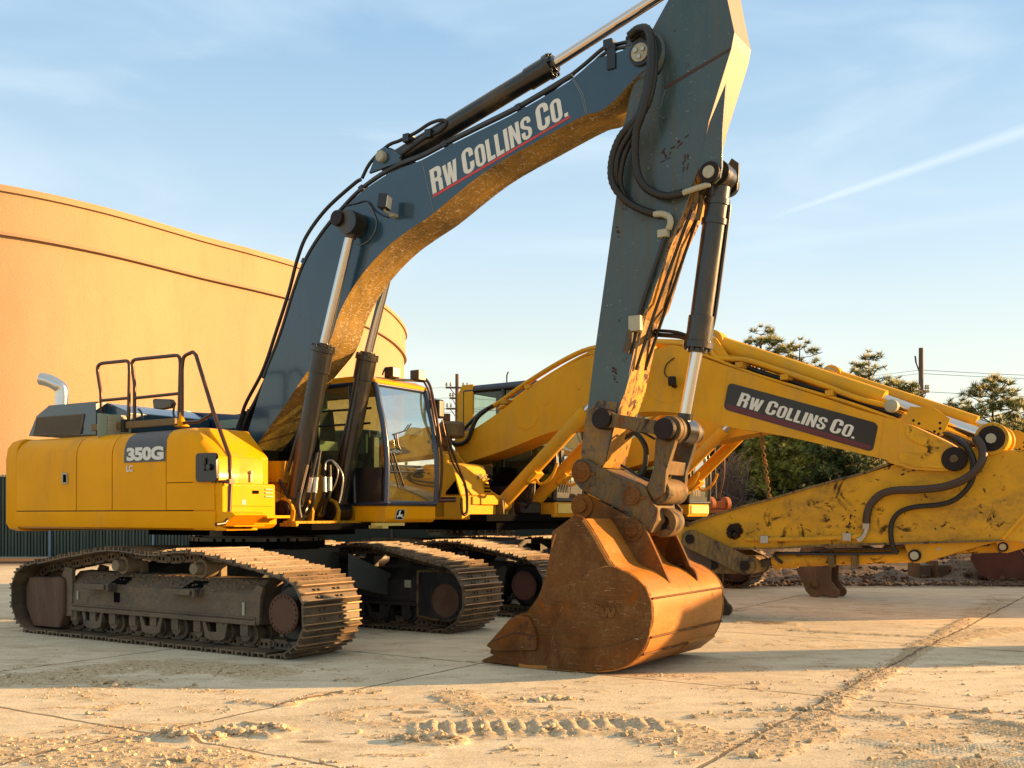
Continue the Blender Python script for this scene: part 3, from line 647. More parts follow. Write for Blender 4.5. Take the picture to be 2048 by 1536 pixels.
def hexgrille(mb, P4, nx, ny, fmap, th=.012):      # round holes read as a perforated sheet: strips of a diagonal lattice
    a, b, c, d = [Vector(p) for p in P4]              # a bottom-left, b top-left, c top-right, d bottom-right
    def pt(u, v): return a.lerp(d, u).lerp(b.lerp(c, u), v)
    for i in range(nx+ny):
        for sgn in (0, 1):
            pts = []
            u0, v0 = (i/nx, 0) if sgn == 0 else ((i-ny)/nx, 0)
            L = []
            for k in range(ny+1):
                u = (i-k)/nx if sgn == 0 else (i-ny+k)/nx
                if -1e-6 <= u <= 1+1e-6: L.append(pt(u, k/ny))
            if len(L) >= 2: mb.tube([fmap(L[0]), fmap(L[-1])], th, n=4, smooth=False)
m = MB(); m.prism(gp, -1.123, -1.128); part("grille_backing", m, DARK, hood)
m = MB(); hexgrille(m, gp, 26, 10, lambda p: (p.x, -1.132, p.y), .0055)
for p_, q_ in zip(gp, gp[1:]+gp[:1]): m.cyl((p_[0], -1.13, p_[1]), (q_[0], -1.13, q_[1]), .012, n=6)
part("side_grille", m, simple("brown grille sheet", (.11, .085, .055), .5, .2), hood)
s1 = hp[4][0]
m = MB(); m.prism([(s1-.05, 2.30), (s1-.02, hp[3][1]-.0), (s1+.10, hp[3][1]-.03), (s1+.42, hp[3][1]-.14), (s1+.42, 2.30)], -.98, .25); fh = part("front_hood", m, SL, A, bevel=.012)
gq = [FA.D(s1+.43, 196, 857), FA.D(s1+.43, 196, 826), FA.D(s1+.43, 262, 829), FA.D(s1+.43, 262, 858)]
m = MB(); m.box((s1+.425, (gq[0][0]+gq[2][0])/2, 2.44), (.012, gq[2][0]-gq[0][0], .28)); part("grille_panel", m, PALE, fh)
m = MB(); g4 = [(gq[0][0]+.12, 2.33), (gq[0][0]+.12, 2.56), (gq[2][0]-.04, 2.56), (gq[2][0]-.04, 2.33)]; m.box((s1+.433, (g4[0][0]+g4[2][0])/2, 2.445), (.004, g4[2][0]-g4[0][0], .23)); part("grille_dark", m, DARK, fh)
m = MB(); hexgrille(m, g4, 12, 6, lambda p: (s1+.44, p.x, p.y), .009); part("front_grille", m, CREAM, fh)
# low slate cover over pumps, beyond
cp = FA.L(.30, [(262, 868), (266, 822), (330, 821), (470, 829), (492, 826), (498, 868)])
m = MB(); m.prism(cp, .28, 1.2); pc = part("pump_cover", m, NAVY, A, bevel=.012)
m = MB()
for px0, px1, py0, py1 in ((272, 298, 834, 858), (392, 415, 838, 856), (440, 482, 838, 858)):
    p0, p1 = FA.P(.275, px0, py1), FA.P(.275, px1, py0); m.box(((p0[0]+p1[0])/2, .272, (p0[1]+p1[1])/2), (p1[0]-p0[0], .008, p1[1]-p0[1]))
p0, p1 = FA.P(.275, 310, 837), FA.P(.275, 332, 839); m.box(((p0[0]+p1[0])/2, .27, p0[1]), (p1[0]-p0[0], .006, .02)); part("cover_plate", m, PALE, pc)
m = MB(); p0 = FA.P(.0, 318, 856); m.box((p0[0], .0, p0[1]), (.28, .2, .07)); p0 = FA.P(-.2, 455, 860); m.box((p0[0], 0, p0[1]-.1), (.3, .3, .15)); m.box((p0[0]-.5, .1, p0[1]-.08), (.5, .4, .12)); part("valve_block", m, BLK, A, bevel=.02)
# catwalk board
w = FA.L(-1.15, [(185, 862), (185, 849), (352, 836), (352, 850)])
m = MB(); m.prism(w, -1.17, -1.13); m.mi = 1; p0 = FA.P(-1.17, 248, 848); m.box((p0[0], -1.16, p0[1]-.02), (.05, .08, .15)); part("catwalk_board", m, [simple("brown kick board", (.16, .095, .03), .6, 0, .4, 8, .2), BLK], A, bevel=.006)
# exhaust
e = [at(120, 812, 0)]
ep = FA.L(-.75, [(123, 812), (123, 780), (120, 770), (112, 763), (103, 760)])
m = MB(); m.tube([(p[0], -.75-.05*max(0, i-1), p[1]) for i, p in enumerate(ep)], .083, n=24, sub=8); ex = part("exhaust_pipe", m, simple("polished steel stack", (.60, .60, .60), .22, 1.), A, smooth=60, solid=.004)
# handrails
def rail(t, pts, r=.022, extra=()):
    m = MB(); P_ = [(p[0], t, p[1]) for p in FA.L(t, pts)]; m.tube(P_, r, n=10, sub=5, smooth=False)
    for ex_ in extra: m.tube([(p[0], t, p[1]) for p in FA.L(t, ex_)], r*.9, n=8, smooth=False)
    return m
def rnd_poly(pts, r=8, n=4):
    out = [pts[0]]
    for a, b, c in zip(pts, pts[1:], pts[2:]):
        a, b, c = Vector(a), Vector(b), Vector(c); d1 = (a-b).normalized()*min(r, (a-b).length/2); d2 = (c-b).normalized()*min(r, (c-b).length/2)
        for k in range(n+1):
            t = k/n; out.append(tuple((b+d1)*(1-t)**2+b*2*t*(1-t)+(b+d2)*t*t))
    return out+[pts[-1]]
m = rail(-1.05, rnd_poly([(202, 848), (202, 787), (194, 737), (199, 727), (258, 721), (259, 740), (257, 848)]), .021, [[(203, 801), (257, 796)]]); part("rear_handrail", m, BRONZE, A, smooth=60)
m = rail(-1.05, rnd_poly([(269, 846), (269, 768), (264, 725), (268, 719), (358, 710), (361, 724), (358, 842)]), .021, [[(271, 796), (357, 787)]]); part("middle_handrail", m, BRONZE, A, smooth=60)
m = rail(-1.05, rnd_poly([(364, 848), (364, 735), (367, 712), (385, 704)], 8)+[(386, 704), (392, 710)], .021, [[(364, 846), (398, 843), (426, 826)]])
q1 = FA.P(-1.05, 392, 710); q2 = FA.P(-1.12, 426, 822); s_end = 1.30
lo = [(q1[0], -1.05, q1[1])]; q3, q4, q5, q6, q7 = [(1.13,)+FA.D(1.13, x, y) for x, y in ((459, 913), (461, 963), (458, 1035), (449, 1047), (432, 1049))]
m.tube([lo[0], (q2[0], -1.12, q2[1]), q3, q4, q5, q6, q7], .022, n=10, smooth=False)
c_ = FA.P(-1.49, 425, 964); m.tube([(c_[0], -1.49, c_[1]), q4], .018, n=8, smooth=False); m.box(q4, (.05, .07, .05))
part("front_handrail", m, BRONZE, A, smooth=60)
m = MB(); p = FA.P(-1.05, 363, 848); m.lathe((p[0], -1.05, p[1]-.03), (0, 0, 1), [(0, .085), (.015, .085), (.03, .05), (.10, .03), (.16, .022)], 16); part("rail_foot", m, YJ, A)
# mirror on the right
m = MB(); mp4 = FA.L(-1.0, [(304, 800), (308, 797), (340, 798), (344, 806), (341, 815), (320, 819), (306, 817)]); m.prism(mp4, -1.0, -.93); mm = part("wing_mirror", m, simple("brown mirror shell", (.05, .028, .012), .25, 0, .6), A, bevel=.015)
m = MB(); m.tube([(p_[0], -.97, p_[1]) for p_ in FA.L(-.97, [(343, 806), (348, 812), (347, 828), (356, 845)])], .012); part("mirror_arm", m, BLK, mm)
m = MB(); m.tube([(p_[0], -.9, p_[1]) for p_ in FA.L(-.9, [(277, 818), (283, 826), (286, 842)])], .014); part("cable", m, BLK, A)
# --- boom
BT = .235
bu = FA.L(-BT, [(482, 905), (499, 853), (528, 760), (562, 672), (589, 585), (611, 526), (640, 477), (679, 428), (723, 384), (782, 345), (841, 321), (889, 296), (958, 262), (1036, 223), (1144, 159), (1188, 121), (1233, 105), (1273, 92), (1297, 92), (1306, 104), (1304, 124), (1290, 138), (1266, 160), (1232, 198), (1200, 222), (1168, 231), (1075, 282), (968, 345), (865, 428), (821, 458), (782, 487), (743, 526), (709, 570), (679, 625), (656, 690), (610, 750), (560, 825), (509, 895), (500, 913)])
top0 = bu[2:15]; bu = smooth_poly([tuple(p) for p in bu])[0]
m = MB(); m.prism(bu, -BT, BT)
# underside / topside get the chipped yellow-brown of the belly plate
nf = len(bu)
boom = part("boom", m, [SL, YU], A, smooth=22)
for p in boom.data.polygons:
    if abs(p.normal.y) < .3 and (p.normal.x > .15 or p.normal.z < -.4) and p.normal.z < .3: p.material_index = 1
md = boom.modifiers.new("bevel", 'BEVEL'); md.width = .006; md.segments = 2; md.limit_method = 'ANGLE'; md.angle_limit = math.radians(40)
def weld(root, name, t, lines, mat, w=.008):
    m = MB()
    for l in lines: m.tube([(p[0], t, p[1]) for p in l], w, n=6, smooth=False)
    return part(name, m, mat, root, fix=False)
SLL = simple("lighter slate weld edge", (.10, .14, .16), .35)
weld(boom, "weld_seam", -BT-.001, [FA.L(-BT, l) for l in ([(844, 321), (868, 425)], [(1146, 160), (1163, 190), (1172, 229)], [(585, 623), (640, 668)], [(1148, 158), (1167, 190), (1175, 229)])], SLL, .0055)
# circular cylinder-pin reinforcement
c = FA.P(-BT, 705, 447); m = MB(); c2 = FA.P(-BT, 716, 447)
m.cyl((c2[0]+.02, -BT-.006, c2[1]+.0), (c2[0]+.02, -BT+.002, c2[1]), .235, n=44); part("pin_reinforcement", m, SL, boom, bevel=.003)
m = MB(); pin(m, c, -BT-.27, BT+.27, .085); 
for q in (-1, 1): pin(m, c, q*(BT+.01), q*(BT+.08), .13)
part("cylinder_pin", m, GREASE, boom, bevel=.01)
# lettering
L0 = Vector(FA.P(-BT, 866, 389)); L1 = Vector(FA.P(-BT, 1141, 229)); U = Vector(FA.P(-BT, 859, 341))-L0
Wd = L1-L0; tot = sum((.22*s if ch == ' ' else GL[ch][0]*s+.07) for ch, s in COLL)-.07
m = MB(); word(m, COLL, lambda x, y, h: ((L0+Wd*(x/tot)*1.0+U*y).x, -BT-.001-h, (L0+Wd*(x/tot)+U*y).y)); part("company_lettering", m, WHITE, boom, fix=False)
m = MB(); a1 = Vector(FA.P(-BT, 866, 390.5)); b1 = Vector(FA.P(-BT, 1141, 231)); a2 = Vector(FA.P(-BT, 867, 395)); b2 = Vector(FA.P(-BT, 1141, 235)); m.prism([tuple(a1), tuple(b1), tuple(b2), tuple(a2)], -BT, -BT-.003); part("red_underline", m, RED, boom)
# work light on the boom
lp = FA.P(-.40, 771, 405); m = MB(); R = Matrix.Rotation(.30, 3, 'Z') @ Matrix.Rotation(.15, 3, 'Y')
m.box((lp[0], -.42, lp[1]), (.10, .15, .15), R); wl = part("work_light", m, BLK, boom, bevel=.012)
m = MB(); m.box(Vector((lp[0], -.42, lp[1]))+R @ Vector((.054, 0, 0)), (.008, .12, .12), R); part("lens", m, LAMP, wl)
m = MB(); lb_ = FA.P(-.28, 787, 431); m.box((lb_[0], -.27, lb_[1]), (.06, .09, .03)); m.tube([(lb_[0], -.27, lb_[1]), (lb_[0]-.01, -.40, lb_[1]+.02), (lp[0], -.42, lp[1]-.07)], .012, smooth=False); part("bracket", m, CREAM, wl)
pipe(boom, "lamp_cable", -BT-.015, FA.L(-BT, [(690, 412), (712, 408), (736, 403), (750, 420), (764, 430), (778, 435)]), .007, HOSE)
pipe(boom, "grease_line", -BT-.012, FA.L(-BT, [(735, 405), (748, 425), (754, 446), (750, 465), (738, 482), (720, 492)]), .006, SLL)
# boom cylinders
for q in (-1, 1):
    t = q*.37; b0 = FA.P(-.37, 588, 1022); b1_ = FA.P(-.37, 637, 700); b2_ = FA.P(-.37, 705, 447)
    d = (Vector(b2_)-Vector(b0)); f = (b1_[1]-b0[1])/(b2_[1]-b0[1]); mid = tuple(Vector(b0)+d*f); mid = ((mid[0]+b1_[0])/2, mid[1])
    hc = hydraulic("boom_cylinder", A, t, b0, mid, b2_, .105, .052, CYL)
    m = MB(); off = .13; P_ = [(b0[0]-.02, t, b0[1]+.35), (mid[0]-.125, t-.02, mid[1]-.55), (mid[0]-.125, t-.02, mid[1]-.2), (mid[0]-.06, t-.02, mid[1]-.08)]
    m.tube([(b0[0]-.07, t-.03, b0[1]+.45), (mid[0]-.145, t-.03, mid[1]-.4), (mid[0]-.135, t-.03, mid[1]-.15), (mid[0]-.09, t-.02, mid[1]-.06)], .020, sub=4); part("cylinder_pipe", m, CYL, hc, smooth=60)
    # foot bracket on deck
    m = MB()
    for e in (-.15, .15): m.prism([(b0[0]-.22, 1.30), (b0[0]-.13, b0[1]+.08), (b0[0]-.02, b0[1]+.16), (b0[0]+.10, b0[1]+.12), (b0[0]+.16, b0[1]), (b0[0]+.14, 1.30)], t+e-.02, t+e+.02)
    br = part("cylinder_bracket", m, YJD, A, bevel=.01)
    m = MB(); pin(m, b0, t-.22, t+.22, .07); pin(m, b0, t-.2, t-.16, .12); part("bracket_pin", m, GREASE, br)
# boom foot brackets
bf = FA.P(0, 500, 890)
m = MB()
for q in (-1, 1): m.prism([(-.25, 1.3), (-.20, 2.0), (bf[0]-.15, 2.32), (bf[0]+.02, 2.36), (bf[0]+.15, 2.25), (.42, 1.75), (.95, 1.55), (.95, 1.3)], q*.33, q*.29)
part("boom_bracket", m, YJD, A, bevel=.01)
m = MB(); pin(m, (bf[0], 2.16), -.40, .40, .10); part("boom_foot_pin", m, GREASE, A)
m = MB(); m.prism(FA.L(-.30, [(505, 962), (505, 922), (570, 922), (566, 965)]), -.30, .3); part("boom_foot_guard", m, YJD, A)
# hydraulic lines over the boom
top = top0
lines = []
o1 = offs(top, .055); o2 = offs(top, .105)
pipes(boom, "hydraulic_line", [(-.20, o1, .022), (-.14, o2, .022), (.10, o1, .022), (.17, o2, .022)], BLK)
m = MB()
for i in (3, 6, 9, 11): p = o1[i]; m.box((p[0], -.05, p[1]), (.06, .36, .06), Matrix.Rotation(-math.atan2(top[i+1][1]-top[i-1][1], top[i+1][0]-top[i-1][0]), 3, 'Y'))
part("line_clamp", m, BLK, boom, bevel=.005)
oh = FA.L(-.15, [(478, 866), (492, 812), (528, 742), (556, 660), (580, 585), (597, 520), (616, 472), (655, 419), (709, 370), (724, 360)])
pipe(boom, "outer_hose", -.17, oh, .021, HOSE)
pipe(boom, "arched_hose", -.10, FA.L(-.10, [(724, 357), (741, 325), (775, 292), (800, 281), (832, 265), (860, 247), (884, 240), (893, 247), (880, 262), (850, 276), (812, 303), (778, 330)]), .019, HOSE)
pipe(boom, "foot_hose", -.17, FA.L(-.17, [(482, 872), (494, 835), (512, 800), (535, 752)]), .024, HOSE)
m = MB()
for px, py in ((815, 277), (859, 268)): p = FA.P(-.10, px, py); m.box((p[0], -.06, p[1]), (.08, .16, .09))
part("hose_clamp", m, BLK, boom, bevel=.006)
pc_ = FA.P(0, 783, 322); m = MB()
for q in (-.13, .13): m.prism([(pc_[0]-.20, pc_[1]-.14), (pc_[0]-.08, pc_[1]+.08), (pc_[0]+.02, pc_[1]+.11), (pc_[0]+.11, pc_[1]+.06), (pc_[0]+.25, pc_[1]-.02), (pc_[0]+.2, pc_[1]-.10)], q-.02, q+.02)
part("arm_cylinder_bracket", m, SL, boom, bevel=.005)
m = MB(); pin(m, pc_, -.2, .2, .06); pin(m, pc_, -.21, -.19, .05); part("arm_cylinder_pin", m, CREAM, boom)
hydraulic("arm_cylinder", A, 0, FA.P(0, 785, 324), FA.P(0, 1100, 133), FA.P(0, 1430, -78), .098, .052, CYL, simple("gold tinted chrome", (.62, .55, .50), .12, 1.))
# lines near the boom tip
for k, (pts, t, r) in enumerate((([(1090, 190), (1130, 160), (1170, 128), (1205, 98), (1222, 92), (1262, 82), (1280, 76)], -.17, .020), ([(1100, 196), (1140, 166), (1180, 133), (1214, 104), (1260, 92), (1290, 84)], -.21, .018))): pipe(boom, "tip_line", t, FA.L(t, pts), r, BLK)
m = MB(); p = FA.P(-.25, 1222, 108); m.box((p[0], -.245, p[1]-.02), (.09, .02, .24)); p = FA.P(-.22, 1218, 90); m.box((p[0], -.2, p[1]), (.09, .12, .09)); part("tip_clamp", m, BLK, boom, bevel=.006)
bp = FA.P(-BT-.02, 1281, 106)
m = MB(); pin(m, bp, -BT-.03, BT+.03, .115); m.mi = 1; pin(m, bp, -BT-.045, -BT-.03, .085)
m.mi = 2
for k in range(3): a = 2*math.pi*k/3+.5; pin(m, (bp[0]+.042*math.cos(a), bp[1]+.042*math.sin(a)), -BT-.062, -BT-.045, .02)
part("arm_pin", m, [BLK, CREAM, STEEL], boom, bevel=.004)
# --- arm (stick)
AT = .205
ar = FA.L(-AT, [(1385, -95), (1345, -15), (1316, 38), (1303, 62), (1318, 70), (1331, 92), (1330, 125), (1318, 150), (1285, 150), (1268, 165), (1258, 200), (1247, 258), (1233, 390), (1208, 571), (1189, 708), (1176, 812), (1164, 905), (1163, 925), (1180, 936), (1205, 935), (1213, 920), (1237, 820), (1251, 780), (1282, 636), (1301, 606), (1338, 484), (1374, 404), (1381, 380), (1400, 330), (1418, 242), (1463, 97), (1469, 65), (1455, 0), (1438, -95)])
m = MB(); m.prism([tuple(p) for p in ar], -AT, AT); m.mi = 3; chips(m, FA, -AT, [(1362, 285, 30, 9, .6), (1340, 308, 34, 8, .5), (1372, 325, 10, 30, 0), (1335, 312, 16, 12, .5), (1236, 470, 8, 22, 1.2), (1229, 745, 14, 20, 1), (1231, 750, 8, 26, .9), (1250, 414, 12, 10, 0), (1250, 720, 8, 8, 0), (1330, 240, 8, 6, 0), (1375, 130, 6, 6, 0), (1320, 80, 5, 4, 0), (1240, 640, 5, 8, 0), (1350, 60, 4, 4, 0)], 4); m.mi = 0
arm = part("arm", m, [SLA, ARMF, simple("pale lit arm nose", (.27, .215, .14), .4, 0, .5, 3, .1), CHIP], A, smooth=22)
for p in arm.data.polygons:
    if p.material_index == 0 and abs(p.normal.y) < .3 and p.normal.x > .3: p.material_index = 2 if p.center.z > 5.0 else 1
md = arm.modifiers.new("bevel", 'BEVEL'); md.width = .007; md.segments = 2; md.limit_method = 'ANGLE'; md.angle_limit = math.radians(40)
lowz = FA.P(-AT, 1176, 850)[1]
wp = FA.L(-AT, [(1174, 822), (1200, 800), (1236, 805), (1211, 925), (1203, 934), (1181, 934), (1165, 922), (1163, 906)])
m = MB(); m.prism(wp, -AT-.002, -AT-.012); m.prism([(s, z) for s, z in wp], AT+.002, AT+.012); part("arm_tip_plate", m, SLW, arm, bevel=.004)
m = MB(); bs = FA.P(-AT, 1288, 150)
m.lathe((bp[0]+.0, -AT-.02, bp[1]), (0, 1, 0), [(0, .2), (.04, .24), (.37, .24), (.41, .2)], 36); part("arm_boss", m, SLA, arm)
for l in ([(1303, 205), (1348, 190)],): pass
m = MB(); a1, a2 = FA.P(-AT, 1330, 172), FA.P(-AT, 1462, 95); a3, a4 = FA.P(-AT, 1462, 100), FA.P(-AT, 1330, 179); m.prism([a1, a2, a3, a4], -AT-.0005, -AT-.004); part("rust_streak", m, simple("rust streak", (.065, .035, .028), .7, 0, .3, 20, .4), arm)
weld(arm, "weld_seam", -AT, [FA.L(-AT, l) for l in ([(1255, 240), (1320, 215), (1331, 180)], [(1385, 375), (1300, 600), (1248, 790)])], SLL, .006)
# rust chips on arm face: small raised blisters with real outline
# nose gusset plate edges / cylinder ears
for q in (-1, 1):
    m = MB(); ear = FA.L(-AT, [(1445, 300), (1445, 318), (1444, 335), (1441, 356), (1430, 367), (1416, 368), (1407, 358), (1404, 345), (1408, 330), (1430, 290)]) if q > 0 else FA.L(-AT, [(1453, 166), (1446, 260), (1445, 335), (1441, 356), (1430, 367), (1416, 368), (1405, 358), (1401, 345), (1398, 335), (1420, 245)])
    m.prism(ear, q*AT-.014, q*AT+.014); e_ = part("cylinder_ear", m, SLA, arm, bevel=.004)
    c = FA.P(-AT, 1422, 347); m = MB(); pin(m, c, q*(AT+.05), q*(AT-.02), .095); m.mi = 1; pin(m, c, q*(AT+.065), q*(AT+.05), .055); part("ear_pin", m, [GREASE, CREAM], e_, bevel=.004)
# bucket cylinder
c0 = FA.P(0, 1441, 352); c1 = FA.P(0, 1396, 690); c2 = FA.P(0, 1366, 862)
bc = hydraulic("bucket_cylinder", A, 0, c0, c1, c2, .105, .056, CYL, eye=.12)
m = MB(); dv = (Vector(c1)-Vector(c0)).normalized(); nn = Vector((-dv.y, dv.x))
for sg in (1,):
    pa = Vector(c0)+dv*.25-nn*.0; pts = [pa+nn*.11*sg, pa+dv*.2+nn*.115*sg, Vector(c1)-dv*.35+nn*.115*sg, Vector(c1)-dv*.15+nn*.10*sg]; m.tube([(p.x, .03, p.y) for p in pts], .018, sub=4)
part("cylinder_pipe", m, CYL, bc, smooth=60)
m = MB()
for f in (.12, .22): p = Vector(c0)+dv*(1.75*f); m.cyl((p.x, 0, p.y), (p.x+dv.x*.05, 0, p.y+dv.y*.05), .118, n=28)
part("cylinder_band", m, CYL, bc)
# hoses from the boom tip onto the arm
def fa3(t, pts): return [(*[FA.P(tt, px, py)[0]], tt, FA.P(tt, px, py)[1]) for (px, py, tt) in pts]
def hose(name, pts, r, mat=HOSE, root=arm, sub=9, corr=.14):
    m = MB(); P_ = []
    for px, py, tt in pts: a, b = FA.P(tt, px, py); P_.append((a, tt, b))
    m.tube(P_, r, n=12, sub=sub, corr=corr); return part(name, m, mat, root, smooth=60, fix=False)
hose("arm_hose", [(1262, 80, -.22), (1280, 64, -.25), (1298, 66, -.32), (1308, 92, -.38), (1308, 150, -.40), (1294, 210, -.40), (1270, 240, -.40), (1240, 275, -.38), (1224, 320, -.36), (1225, 365, -.34), (1250, 400, -.30), (1285, 420, -.27), (1313, 428, -.25)], .032)
hose("arm_hose", [(1258, 72, -.28), (1276, 58, -.30), (1296, 60, -.36), (1303, 100, -.42), (1300, 160, -.43), (1285, 225, -.42), (1273, 260, -.40), (1270, 310, -.36), (1276, 350, -.33), (1295, 378, -.30), (1330, 392, -.28), (1365, 386, -.26)], .034)
hose("arm_hose", [(1255, 78, -.15), (1280, 70, -.20), (1300, 80, -.28), (1305, 120, -.33), (1298, 180, -.35), (1282, 240, -.36), (1262, 280, -.34), (1246, 320, -.33), (1240, 365, -.30), (1252, 395, -.24), (1262, 402, -.20)], .026)
hose("arm_hose", [(1300, 70, -.30), (1300, 115, -.36), (1290, 185, -.38), (1268, 250, -.39), (1240, 300, -.36), (1232, 340, -.34), (1236, 380, -.28), (1250, 402, -.22), (1256, 406, -.19)], .026)
m = MB()
def tubep(m, pts, r, n=10, **k): m.tube([(FA.P(t, x, y)[0], t, FA.P(t, x, y)[1]) for x, y, t in pts], r, n=n, **k)
tubep(m, [(1308, 428, -.26), (1325, 428, -.26), (1338, 434, -.26), (1341, 446, -.26), (1337, 458, -.25)], .030)
tubep(m, [(1365, 386, -.26), (1400, 374, -.25), (1420, 368, -.22)], .026)
p = FA.P(-.24, 1327, 467); m.box((p[0], -.24, p[1]), (.10, .06, .07)); p = FA.P(-.24, 1271, 647); m.box((p[0], -.24, p[1]), (.12, .06, .14)); part("hose_fitting", m, CREAM, arm, bevel=.005)
pipe(arm, "arm_line", -.235, FA.L(-.235, [(1330, 474), (1300, 560), (1276, 634)]), .018, BLK); pipe(arm, "arm_line", -.24, FA.L(-.235, [(1262, 660), (1258, 685), (1252, 705)]), .034, LINK)
pipe(arm, "edge_line", -.12, FA.L(-.12, [(1383, 420), (1346, 520), (1311, 620), (1272, 740)]), .016, BLK); pipe(arm, "edge_line", .10, FA.L(.10, [(1400, 420), (1362, 530), (1324, 640), (1290, 740)]), .016, BLK)
m = MB(); tubep(m, [(1390, 380, -.2), (1392, 395, -.18), (1385, 420, -.16)], .026); tubep(m, [(1400, 392, -.1), (1402, 405, -.1), (1395, 440, -.1)], .024); tubep(m, [(1418, 372, .0), (1405, 390, .0), (1400, 402, -.05)], .03); part("elbow_fitting", m, LINK, arm)
tubep_ = MB(); tubep(tubep_, [(1290, 668, .15), (1350, 672, .1), (1380, 678, .05)], .022); tubep(tubep_, [(1290, 660, .15), (1350, 664, .1), (1385, 676, .05)], .016); part("cross_hose", tubep_, HOSE, arm)
hh = MB(); tubep(hh, [(1255, 872, -.1), (1270, 866, -.15), (1284, 880, -.15), (1292, 900, -.12), (1290, 930, -.1), (1282, 950, -.1)], .026); tubep(hh, [(1250, 878, .0), (1275, 862, .0), (1310, 878, .0)], .012); tubep(hh, [(1242, 930, -.1), (1275, 950, -.1), (1300, 962, -.1)], .012); part("coupler_hose", hh, HOSE, arm)
# --- bucket linkage
LT = .30
a, b = FA.P(-LT, 1208, 838), FA.P(-LT, 1332, 858)
for q in (-1, 1):
    m = MB(); dv = (Vector(b)-Vector(a)).normalized(); nn = Vector((-dv.y, dv.x)); A_, B_ = Vector(a), Vector(b)
    m.prism([tuple(A_+nn*.085), tuple(A_+dv*.12+nn*.062), tuple(B_+nn*.065), tuple(B_+nn*.09), tuple(B_+dv*.09), tuple(B_-nn*.09), tuple(B_-nn*.065), tuple(A_+dv*.12-nn*.062), tuple(A_-nn*.085), tuple(A_-dv*.085)], q*LT-.03, q*LT+.03)
    k = part("side_link", m, LINK, A, bevel=.006)
    m = MB(); pin(m, a, q*(LT+.07), q*(AT), .10); pin(m, b, q*(LT+.06), q*(LT-.02), .10); part("greased_pin_head", m, GREASE, k, bevel=.015)
m = MB(); pin(m, a, -.32, .32, .065); part("link_pin", m, GREASE, A)
# H link
b0, d0 = Vector(b), Vector(FA.P(-.17, 1326, 990))
lt = Vector(FA.P(0, 1358, 862)); lo_ = Vector(FA.P(0, 1327, 995))
m = MB(); dv = (lo_-lt).normalized(); nn = Vector((-dv.y, dv.x))
lt = Vector(b); lo_ = Vector(b)+ (Vector(FA.P(-.24, 1312, 985))-Vector(FA.P(-.24, 1337, 862)))
dv = (lo_-lt).normalized(); nn = Vector((-dv.y, dv.x))
for q in (-1, 1):
    m.prism([tuple(lt+nn*.10), tuple(lt+dv*.15+nn*.085), tuple(lo_-dv*.2+nn*.06), tuple(lo_+nn*.09), tuple(lo_+dv*.09), tuple(lo_-nn*.09), tuple(lo_-dv*.2-nn*.07), tuple(lt+dv*.15-nn*.10), tuple(lt-nn*.11), tuple(lt-dv*.10)], q*.22-.035, q*.22+.035)
    pin(m, tuple(lt), q*.255, q*.10, .125)
m.prism([tuple(lt+dv*.28+nn*.05), tuple(lo_-dv*.16+nn*.05), tuple(lo_-dv*.16-nn*.05), tuple(lt+dv*.28-nn*.05)], -.19, .19); pin(m, tuple(lo_), -.22, .22, .12)
part("bucket_link", m, LINK, A, bevel=.01)
m = MB()
for q in (-1, 1):
    for r_, x in ((.13, .17), (.13, .10)): m.ring((lt.x, q*x, lt.y), (0, 1, 0), .07, r_, .025, 28)
part("link_washer", m, LINK, A)
# --- quick coupler
CT = .26
cpn = FA.L(-CT, [(1145, 943), (1148, 930), (1156, 920), (1166, 917), (1176, 918), (1204, 936), (1228, 954), (1250, 962), (1278, 965), (1293, 977), (1302, 1000), (1318, 1018), (1315, 1040), (1303, 1066), (1290, 1052), (1240, 1020), (1183, 989), (1162, 977), (1150, 962)])
m = MB()
for q in (-1, 1): m.prism(cpn, q*CT-.025, q*CT+.025)
m.prism([tuple(p) for p in [cpn[5], cpn[7], cpn[10], cpn[12], cpn[13], cpn[15], cpn[16]]], -CT+.02, CT-.02)
cpl = part("quick_coupler", m, LINK, A, bevel=.008)
m = MB()
for px, py, rr_ in ((1163, 944, .10), (1264, 991, .085)):
    p = FA.P(-CT-.03, px, py)
    for q in (-1, 1): m.ring((p[0], q*(CT+.035), p[1]), (0, 1, 0), .055, rr_, .03, 28); pin(m, p, q*(CT+.055), q*CT*.9, .062)
    m.box((p[0]+.11, -CT-.03, p[1]-.02), (.07, .02, .03))
part("coupler_pin", m, RUST, cpl, bevel=.003)
lug = FA.L(-.10, [(1316, 1018), (1330, 1018), (1343, 1024), (1348, 1040), (1344, 1068), (1336, 1082), (1325, 1078), (1318, 1060)])
c = FA.P(0, 1334, 1045); m = MB(); m.ring((c[0], 0, c[1]), (0, 1, 0), .065, .135, .20, 32); m.box((c[0]-.14, 0, c[1]+.0), (.16, .22, .18)); part("coupler_lug", m, LINK, cpl, bevel=.006)
# --- bucket
BW = .80
pb = FA.L(-BW, [(1152, 1040), (1106, 1074), (1104, 1105), (1095, 1151), (1080, 1200), (1056, 1234), (1038, 1239), (1018, 1252), (990, 1290), (982, 1316), (1040, 1343), (1095, 1348), (1160, 1354), (1212, 1354), (1251, 1346), (1284, 1320), (1300, 1286), (1306, 1247), (1303, 1208), (1289, 1180), (1263, 1159), (1243, 1150), (1225, 1138), (1194, 1084), (1170, 1048)])
zf = min(p[1] for p in pb); pb = [(s, z-min(0, zf)+.005) for s, z in pb]; pb0 = pb; BOFF = -min(0, zf)+.005
bk_ = None
m = MB()
for q in (-1, 1): m.prism(smooth_poly(pb, 34, 4)[0], q*BW-.018, q*BW+.018)
bucket = part("bucket", m, RUST, A, bevel=.004)
pbs, imap = smooth_poly(pb, 34, 4); back = pbs[imap[10]:imap[24]+1]      # bottom, back and neck skin
